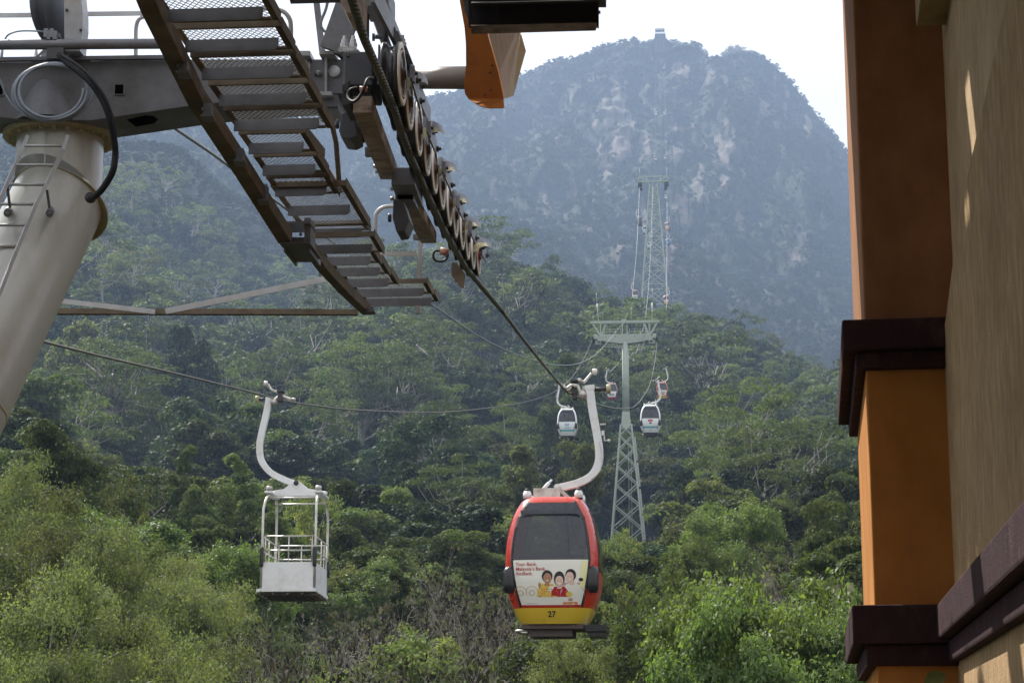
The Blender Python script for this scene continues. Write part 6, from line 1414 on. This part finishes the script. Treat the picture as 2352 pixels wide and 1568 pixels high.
b = MB(uo); face_rect2(b, 835, -30, 893, 13, 15.0, .35); b.build('cross_head', M['galv'], up)
b = MB(uo); b.tube([W(862, 85, 15.3), W(880, 86, 15.3)], .018, 8); b.lathe(W(861, 86, 15.3), (-1, 0, 0), [(0, 0), (.03, 0), (.03, .02), (0, .02)], 6); b.build('pin', M['galv'], up)
b = MB(uo); b.prism([W(778, -30, 13.5), W(826, -30, 13.5), W(823, 30, 13.5), W(795, 30, 13.5), W(782, 6, 13.5)], LDIR * .35); b.build('rope_guide_block', M['bronze_dirt'], up)

# ------------------------------------------------------------------ grey pipe, orange guide fin, black beam
pp = MB(W(1000, 180, 16.6)); pp.tube([W(935, 179, 16.9), W(1085, 179, 16.4)], .094, 24); o = pp.build('steel_pipe', M['pipe_brown']); tag(o, 'thick horizontal grey brown pipe between the sheaves and the orange fin', 'pipe')
fin = empty('guide_fin', W(1130, 150, 13.5)); tag(fin, 'orange painted sheet metal fin with cream side hanging under the dark beam', 'guide fin'); fo = fin.location
X3 = lambda x, y, d: W(746.5 + x / 3.998, y / 3.998, d)
b = MB(fo); outl = [(1225, -60), (1290, -60), (1335, 200), (1340, 230), (1475, 230), (1497, 320), (1540, 480), (1590, 660), (1640, 903), (1315, 903), (1285, 860), (1277, 780), (1295, 600), (1293, 400), (1280, 250), (1255, 108)]
b.prism([X3(x, y, 13.2) for x, y in outl], LDIR * .012); b.build('front_sheet', M['orange'], fin)
b = MB(fo); b.prism([X3(x, y, 13.2) for x, y in [(1315, 905), (1640, 905)]] + [X3(x, y, 12.95) for x, y in [(1645, 992), (1500, 993), (1455, 985), (1415, 970), (1370, 942)]], LDIR * .012); b.build('lip', M['orange'], fin)
b = MB(fo); b.prism([X3(1475, 230, 13.22), X3(1540, 480, 13.22), X3(1590, 660, 13.22), X3(1638, 903, 13.22), X3(1650, 905, 13.3), X3(1765, 470, 13.8), X3(1790, 320, 13.8), X3(1780, 220, 13.8)], Vector((.008, 0, 0))); b.build('side_sheet', M['cream'], fin)
b = MB(fo); b.prism([X3(1650, 903, 13.3), X3(1722, 880, 13.55), X3(1770, 710, 13.75), X3(1838, 468, 13.95), X3(1797, 320, 13.9), X3(1785, 310, 13.81), X3(1765, 470, 13.81)], Vector((.006, .006, 0))); b.build('edge_strip', M['yellow_dull'], fin)
for (x, y) in ((1535, 605), (1515, 665), (1518, 827), (1467, 870)): b = MB(fo); b.lathe(X3(x, y, 13.19), -LDIR, [(0, 0), (.009, 0), (.006, .004), (0, .004)], 7); b.build('rivet', M['rusty'], fin)
bb = empty('overhead_beam', W(1220, 40, 11.5)); tag(bb, 'dark steel beam with tan lower flange crossing the top of the picture', 'beam'); bo = bb.location
def B4(u, v, d=11.4): return W(u, v, d)
EX = Vector((1, -.02, 0)).normalized()
b = MB(bo); b.hexa([B4(1080, 57), B4(1372, 50), B4(1372, 50) + Vector((0, .02, 0)), B4(1080, 57) + Vector((0, .02, 0)), B4(1078, -60), B4(1375, -60), B4(1375, -60) + Vector((0, .02, 0)), B4(1078, -60) + Vector((0, .02, 0))]); b.build('web', M['steel_dark'], bb)
b = MB(bo); b.hexa([B4(1083, 79, 11.15), B4(1368, 71, 11.15), B4(1372, 62, 11.75), B4(1084, 68, 11.75), B4(1081, 59, 11.15), B4(1371, 52, 11.15), B4(1372, 52, 11.75), B4(1084, 57, 11.75)]); b.build('lower_flange', M['bronze_dirt'], bb)
b = MB(bo); face_rect2(b, 1141, 10, 1144, 52, 11.3, .04); face_rect2(b, 1076, -60, 1081, 58, 11.3, .05); face_rect2(b, 1371, -60, 1375, 60, 11.3, .04); b.build('stiffener', M['steel_dark'], bb)
b = MB(bo); b.hexa([B4(1083, 12, 11.15), B4(1371, 6, 11.15), B4(1371, 4, 11.4), B4(1083, 9, 11.4), B4(1082, 7, 11.15), B4(1372, 0, 11.15), B4(1372, -2, 11.4), B4(1083, 4, 11.4)]); b.build('middle_flange', M['steel_dark'], bb)
b = MB(bo); face_rect2(b, 1375, -60, 1392, 12, 11.3, .04); face_rect2(b, 1375, 25, 1379, 30, 11.3, .02); b.build('end_bracket', M['galv'], bb)
b = MB(bo)
b.prism([B4(1058, -40, 11.6), B4(1076, -40, 11.6), B4(1084, 60, 11.6), B4(1068, 30, 11.6)], LDIR * .02); b.build('gusset', M['galv'], bb)
# ================================================================== STATION BUILDING at the right
def wall_mat(name, col, streak, bump=.5, sc=7.0):
    m, t, b, new, lk = nodes(name)
    tc = new('ShaderNodeTexCoord'); mp = new('ShaderNodeMapping'); mp.inputs['Scale'].default_value = (1, 1, .55); lk(tc.outputs['Object'], mp.inputs[0])
    n1 = new('ShaderNodeTexNoise'); n1.inputs['Scale'].default_value = sc; n1.inputs['Detail'].default_value = 8; n1.inputs['Roughness'].default_value = .65; lk(mp.outputs[0], n1.inputs['Vector'])
    n2 = new('ShaderNodeTexNoise'); n2.inputs['Scale'].default_value = 1.3; n2.inputs['Detail'].default_value = 4; lk(tc.outputs['Object'], n2.inputs['Vector'])
    r = ramp(new, lk, n1.outputs['Fac'], [(.32, [c * .80 for c in col]), (.52, col), (.72, streak)]); r2 = ramp(new, lk, n2.outputs['Fac'], [(.3, (.85, .85, .85)), (.7, (1.08, 1.08, 1.08))])
    x = new('ShaderNodeMix'); x.data_type = 'RGBA'; x.blend_type = 'MULTIPLY'; x.inputs[0].default_value = 1; lk(r.outputs[0], x.inputs[6]); lk(r2.outputs[0], x.inputs[7]); lk(x.outputs[2], b.inputs['Base Color'])
    b.inputs['Roughness'].default_value = .85; b.inputs['Specular IOR Level'].default_value = .25
    n3 = new('ShaderNodeTexNoise'); n3.inputs['Scale'].default_value = 60; n3.inputs['Detail'].default_value = 6; n3.inputs['Roughness'].default_value = .7; lk(tc.outputs['Object'], n3.inputs['Vector'])
    n4 = new('ShaderNodeTexNoise'); n4.inputs['Scale'].default_value = 9; n4.inputs['Detail'].default_value = 4; lk(mp.outputs[0], n4.inputs['Vector'])
    ad = new('ShaderNodeMath'); ad.operation = 'ADD'; lk(n3.outputs['Fac'], ad.inputs[0]); lk(n4.outputs['Fac'], ad.inputs[1])
    bp = new('ShaderNodeBump'); bp.inputs['Strength'].default_value = bump; bp.inputs['Distance'].default_value = .022; lk(ad.outputs[0], bp.inputs['Height']); lk(bp.outputs[0], b.inputs['Normal'])
    return m
M['wall_beige'] = wall_mat('rough_beige_render', (.56, .37, .19), (.66, .49, .30), .95, 10)
M['wall_smooth'] = wall_mat('smooth_beige_render', (.50, .35, .20), (.56, .42, .26), .3)
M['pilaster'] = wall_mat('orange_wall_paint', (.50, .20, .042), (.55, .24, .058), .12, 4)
M['pilaster_top'] = wall_mat('shaded_orange_wall_paint', (.33, .15, .065), (.38, .18, .09), .12, 4)  # same orange paint, darkened to stand in for the deep shade up here
M['cornice'] = wall_mat('purple_brown_cornice_paint', (.050, .020, .024), (.09, .045, .048), .8, 10)
M['roofing'] = mat('unseen_roof_sheet', (.10, .07, .055), .8, var=.2, scale=2)
EXb = Vector((.989, -.148, 0)).normalized(); EYb = Vector((.148, .989, 0)).normalized(); RB = Matrix(((EXb.x, EYb.x, 0), (EXb.y, EYb.y, 0), (0, 0, 1)))
O12 = W(1985, 735, 12); OB = Vector((O12.x, O12.y, 0))
bd = empty('station_building', (OB.x, OB.y, -3.5)); tag(bd, 'orange and beige rendered station building with dark purple cornices along the picture edge', 'building'); bo_ = bd.location
def Lb(x, y, z): return OB + EXb * x + EYb * y + Vector((0, 0, z))
def bpart(mb, nm, m, bevel=0): return mb.build(nm, M[m], bd, bevel=bevel)
def rnd(mb, x0, x1, y0, y1, z0, z1): mb.hexa([Lb(x0, y0, z0), Lb(x1, y0, z0), Lb(x1, y1, z0), Lb(x0, y1, z0), Lb(x0, y0, z1), Lb(x1, y0, z1), Lb(x1, y1, z1), Lb(x0, y1, z1)])
ZU1, ZU0 = 2.50, 2.215; ZL1, ZL0 = .815, .47; WX = .464
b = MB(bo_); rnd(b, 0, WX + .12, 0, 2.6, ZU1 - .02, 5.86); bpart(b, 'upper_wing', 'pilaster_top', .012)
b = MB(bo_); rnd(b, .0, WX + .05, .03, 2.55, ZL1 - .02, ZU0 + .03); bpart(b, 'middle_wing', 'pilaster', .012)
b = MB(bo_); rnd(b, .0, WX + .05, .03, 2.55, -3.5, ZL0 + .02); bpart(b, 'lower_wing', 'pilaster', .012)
# cornices on the wing: two steps, wrapped round the free side
def cornice(z1, z0, nm='cornice'):
    b = MB(bo_); zm = z0 + (z1 - z0) * .36
    rnd(b, -.135, WX + .04, -.12, 2.75, zm, z1); bpart(b, nm, 'cornice', .014)
    b = MB(bo_); rnd(b, -.06, WX + .04, -.05, 2.66, z0, zm - .002); bpart(b, nm, 'cornice', .012)
cornice(ZU1, ZU0); cornice(ZL1, ZL0)
# long wall towards the camera
b = MB(bo_); Y0 = -25.7
top_pts = [(2.9, 2.30), (-.2, 2.47), (-.9, 2.62), (-1.6, 2.76), (-2.6, 2.80), (-3.6, 2.84), (-4.6, 2.90), (Y0, 3.1)]
poly_ = [Lb(WX, y, z) for y, z in top_pts] + [Lb(WX, Y0, -3.5), Lb(WX, 2.9, -3.5)]
b.prism(poly_, EXb * .30); bpart(b, 'lower_wall', 'wall_beige', .01)
b = MB(bo_); rnd(b, WX + .07, WX + .29, Y0, 2.9, 2.0, 5.86); bpart(b, 'upper_wall', 'wall_smooth')
b = MB(bo_); zm = ZL0 + (ZL1 - ZL0) * .42
rnd(b, WX - .12, WX + .01, Y0, -.125, zm, ZL1 - .006); bpart(b, 'wall_cornice', 'cornice', .014)
b = MB(bo_); rnd(b, WX - .055, WX + .01, Y0, -.055, ZL0 + .02, zm - .003); bpart(b, 'wall_cornice', 'cornice', .012)
# beam end near the top
b = MB(bo_); rnd(b, .36, WX + .2, -1.8, -.3, 4.24, 4.7); bpart(b, 'beam_end', 'wall_smooth', .01)
b = MB(bo_); rnd(b, WX + .30, 6, -13.5, 3.0, -3.5, 5.86); bpart(b, 'back_wall', 'wall_smooth')
# unseen canopy added to shade the walls; gaps cut for the sun slivers
for xa, xb, ya, yb in ((-2.62, 6.2, -26, -.3), (-2.62, -1.64, -.3, .08), (-1.5, -1.38, -.3, .08), (-.95, 6.2, -.3, .08), (-2.62, 6.2, .08, 1.16), (-2.62, 6.2, 1.24, 1.76), (-2.62, 6.2, 1.84, 2.45)): b = MB(bo_); rnd(b, xa, xb, ya, yb, 5.90, 6.05); bpart(b, 'unseen_roof_sheet', 'roofing')
b = MB(bo_); rnd(b, -13, -2.63, -26, -3.6, 5.90, 6.05); bpart(b, 'roof', 'roofing')
b = MB(bo_); rnd(b, -13, 1.2, -26, -25.7, -1.72, 5.88); bpart(b, 'back_wall', 'wall_smooth')
fl = MB(bo_); fl.hexa([Lb(-13, -25.69, -1.9), Lb(WX - .002, -25.69, -1.9), Lb(WX - .002, -9, -1.9), Lb(-13, -9, -1.9), Lb(-13, -25.69, -1.72), Lb(WX - .002, -25.69, -1.72), Lb(WX - .002, -9, -1.72), Lb(-13, -9, -1.72)]); bpart(fl, 'platform_floor', 'roofing')
# two cut posts outside
for k, (u0, u1, vt, lab) in enumerate(((1912, 1930, 1343, 'pale cut wooden post behind the glossy tree, farther from the building'), (1945, 1962, 1338, 'pale cut wooden post next to the orange pilaster'))):
    d = 37.5; a = W((u0 + u1) / 2 - 1, vt, d); z0 = gz(a.x, a.y) - .5; mb = MB((a.x, a.y, z0)); r = (u1 - u0) / 2 * d / FPX * .8
    mb.tube([Vector((a.x + .06, a.y, z0)), Vector((a.x + .02, a.y, (z0 + a.z) / 2)), a], [r * 1.05, r * .95, r], 10); o = mb.build('wooden_post', M['bark']); tag(o, lab, 'post', 'cut wooden posts')
# blade of a plant at the bottom edge, growing beside the wall
pl = MB(W(2150, 1600, 8)); P0 = W(2118, 1600, 7.6); P1 = W(2172, 1549, 7.9); V = []; n = 9
for i in range(n):
    t = i / (n - 1); c = P0 + (P1 - P0) * t + Vector((0, 0, .02 * sin(pi * t))); w = .035 * sin(pi * min(1, t * .93 + .05)) + .002; s_ = Vector((.45, .2, -.75)).normalized()
    V += [c - s_ * w, c + Vector((0, 0, .006)), c + s_ * w]
pl.add(V, [(3 * i + j, 3 * i + j + 1, 3 * i + j + 4, 3 * i + j + 3) for i in range(n - 1) for j in range(2)], 0, True); pl.tube([P0, P0 + Vector((-.05, 0, -.6)), P0 + Vector((-.06, .05, -4))], .008, 6)
M['blade'] = flat('glossy_leaf', (.05, .11, .02), .35); o = pl.build('plant', M['blade']); tag(o, 'single green leaf blade poking up at the bottom edge in front of the building', 'plant')
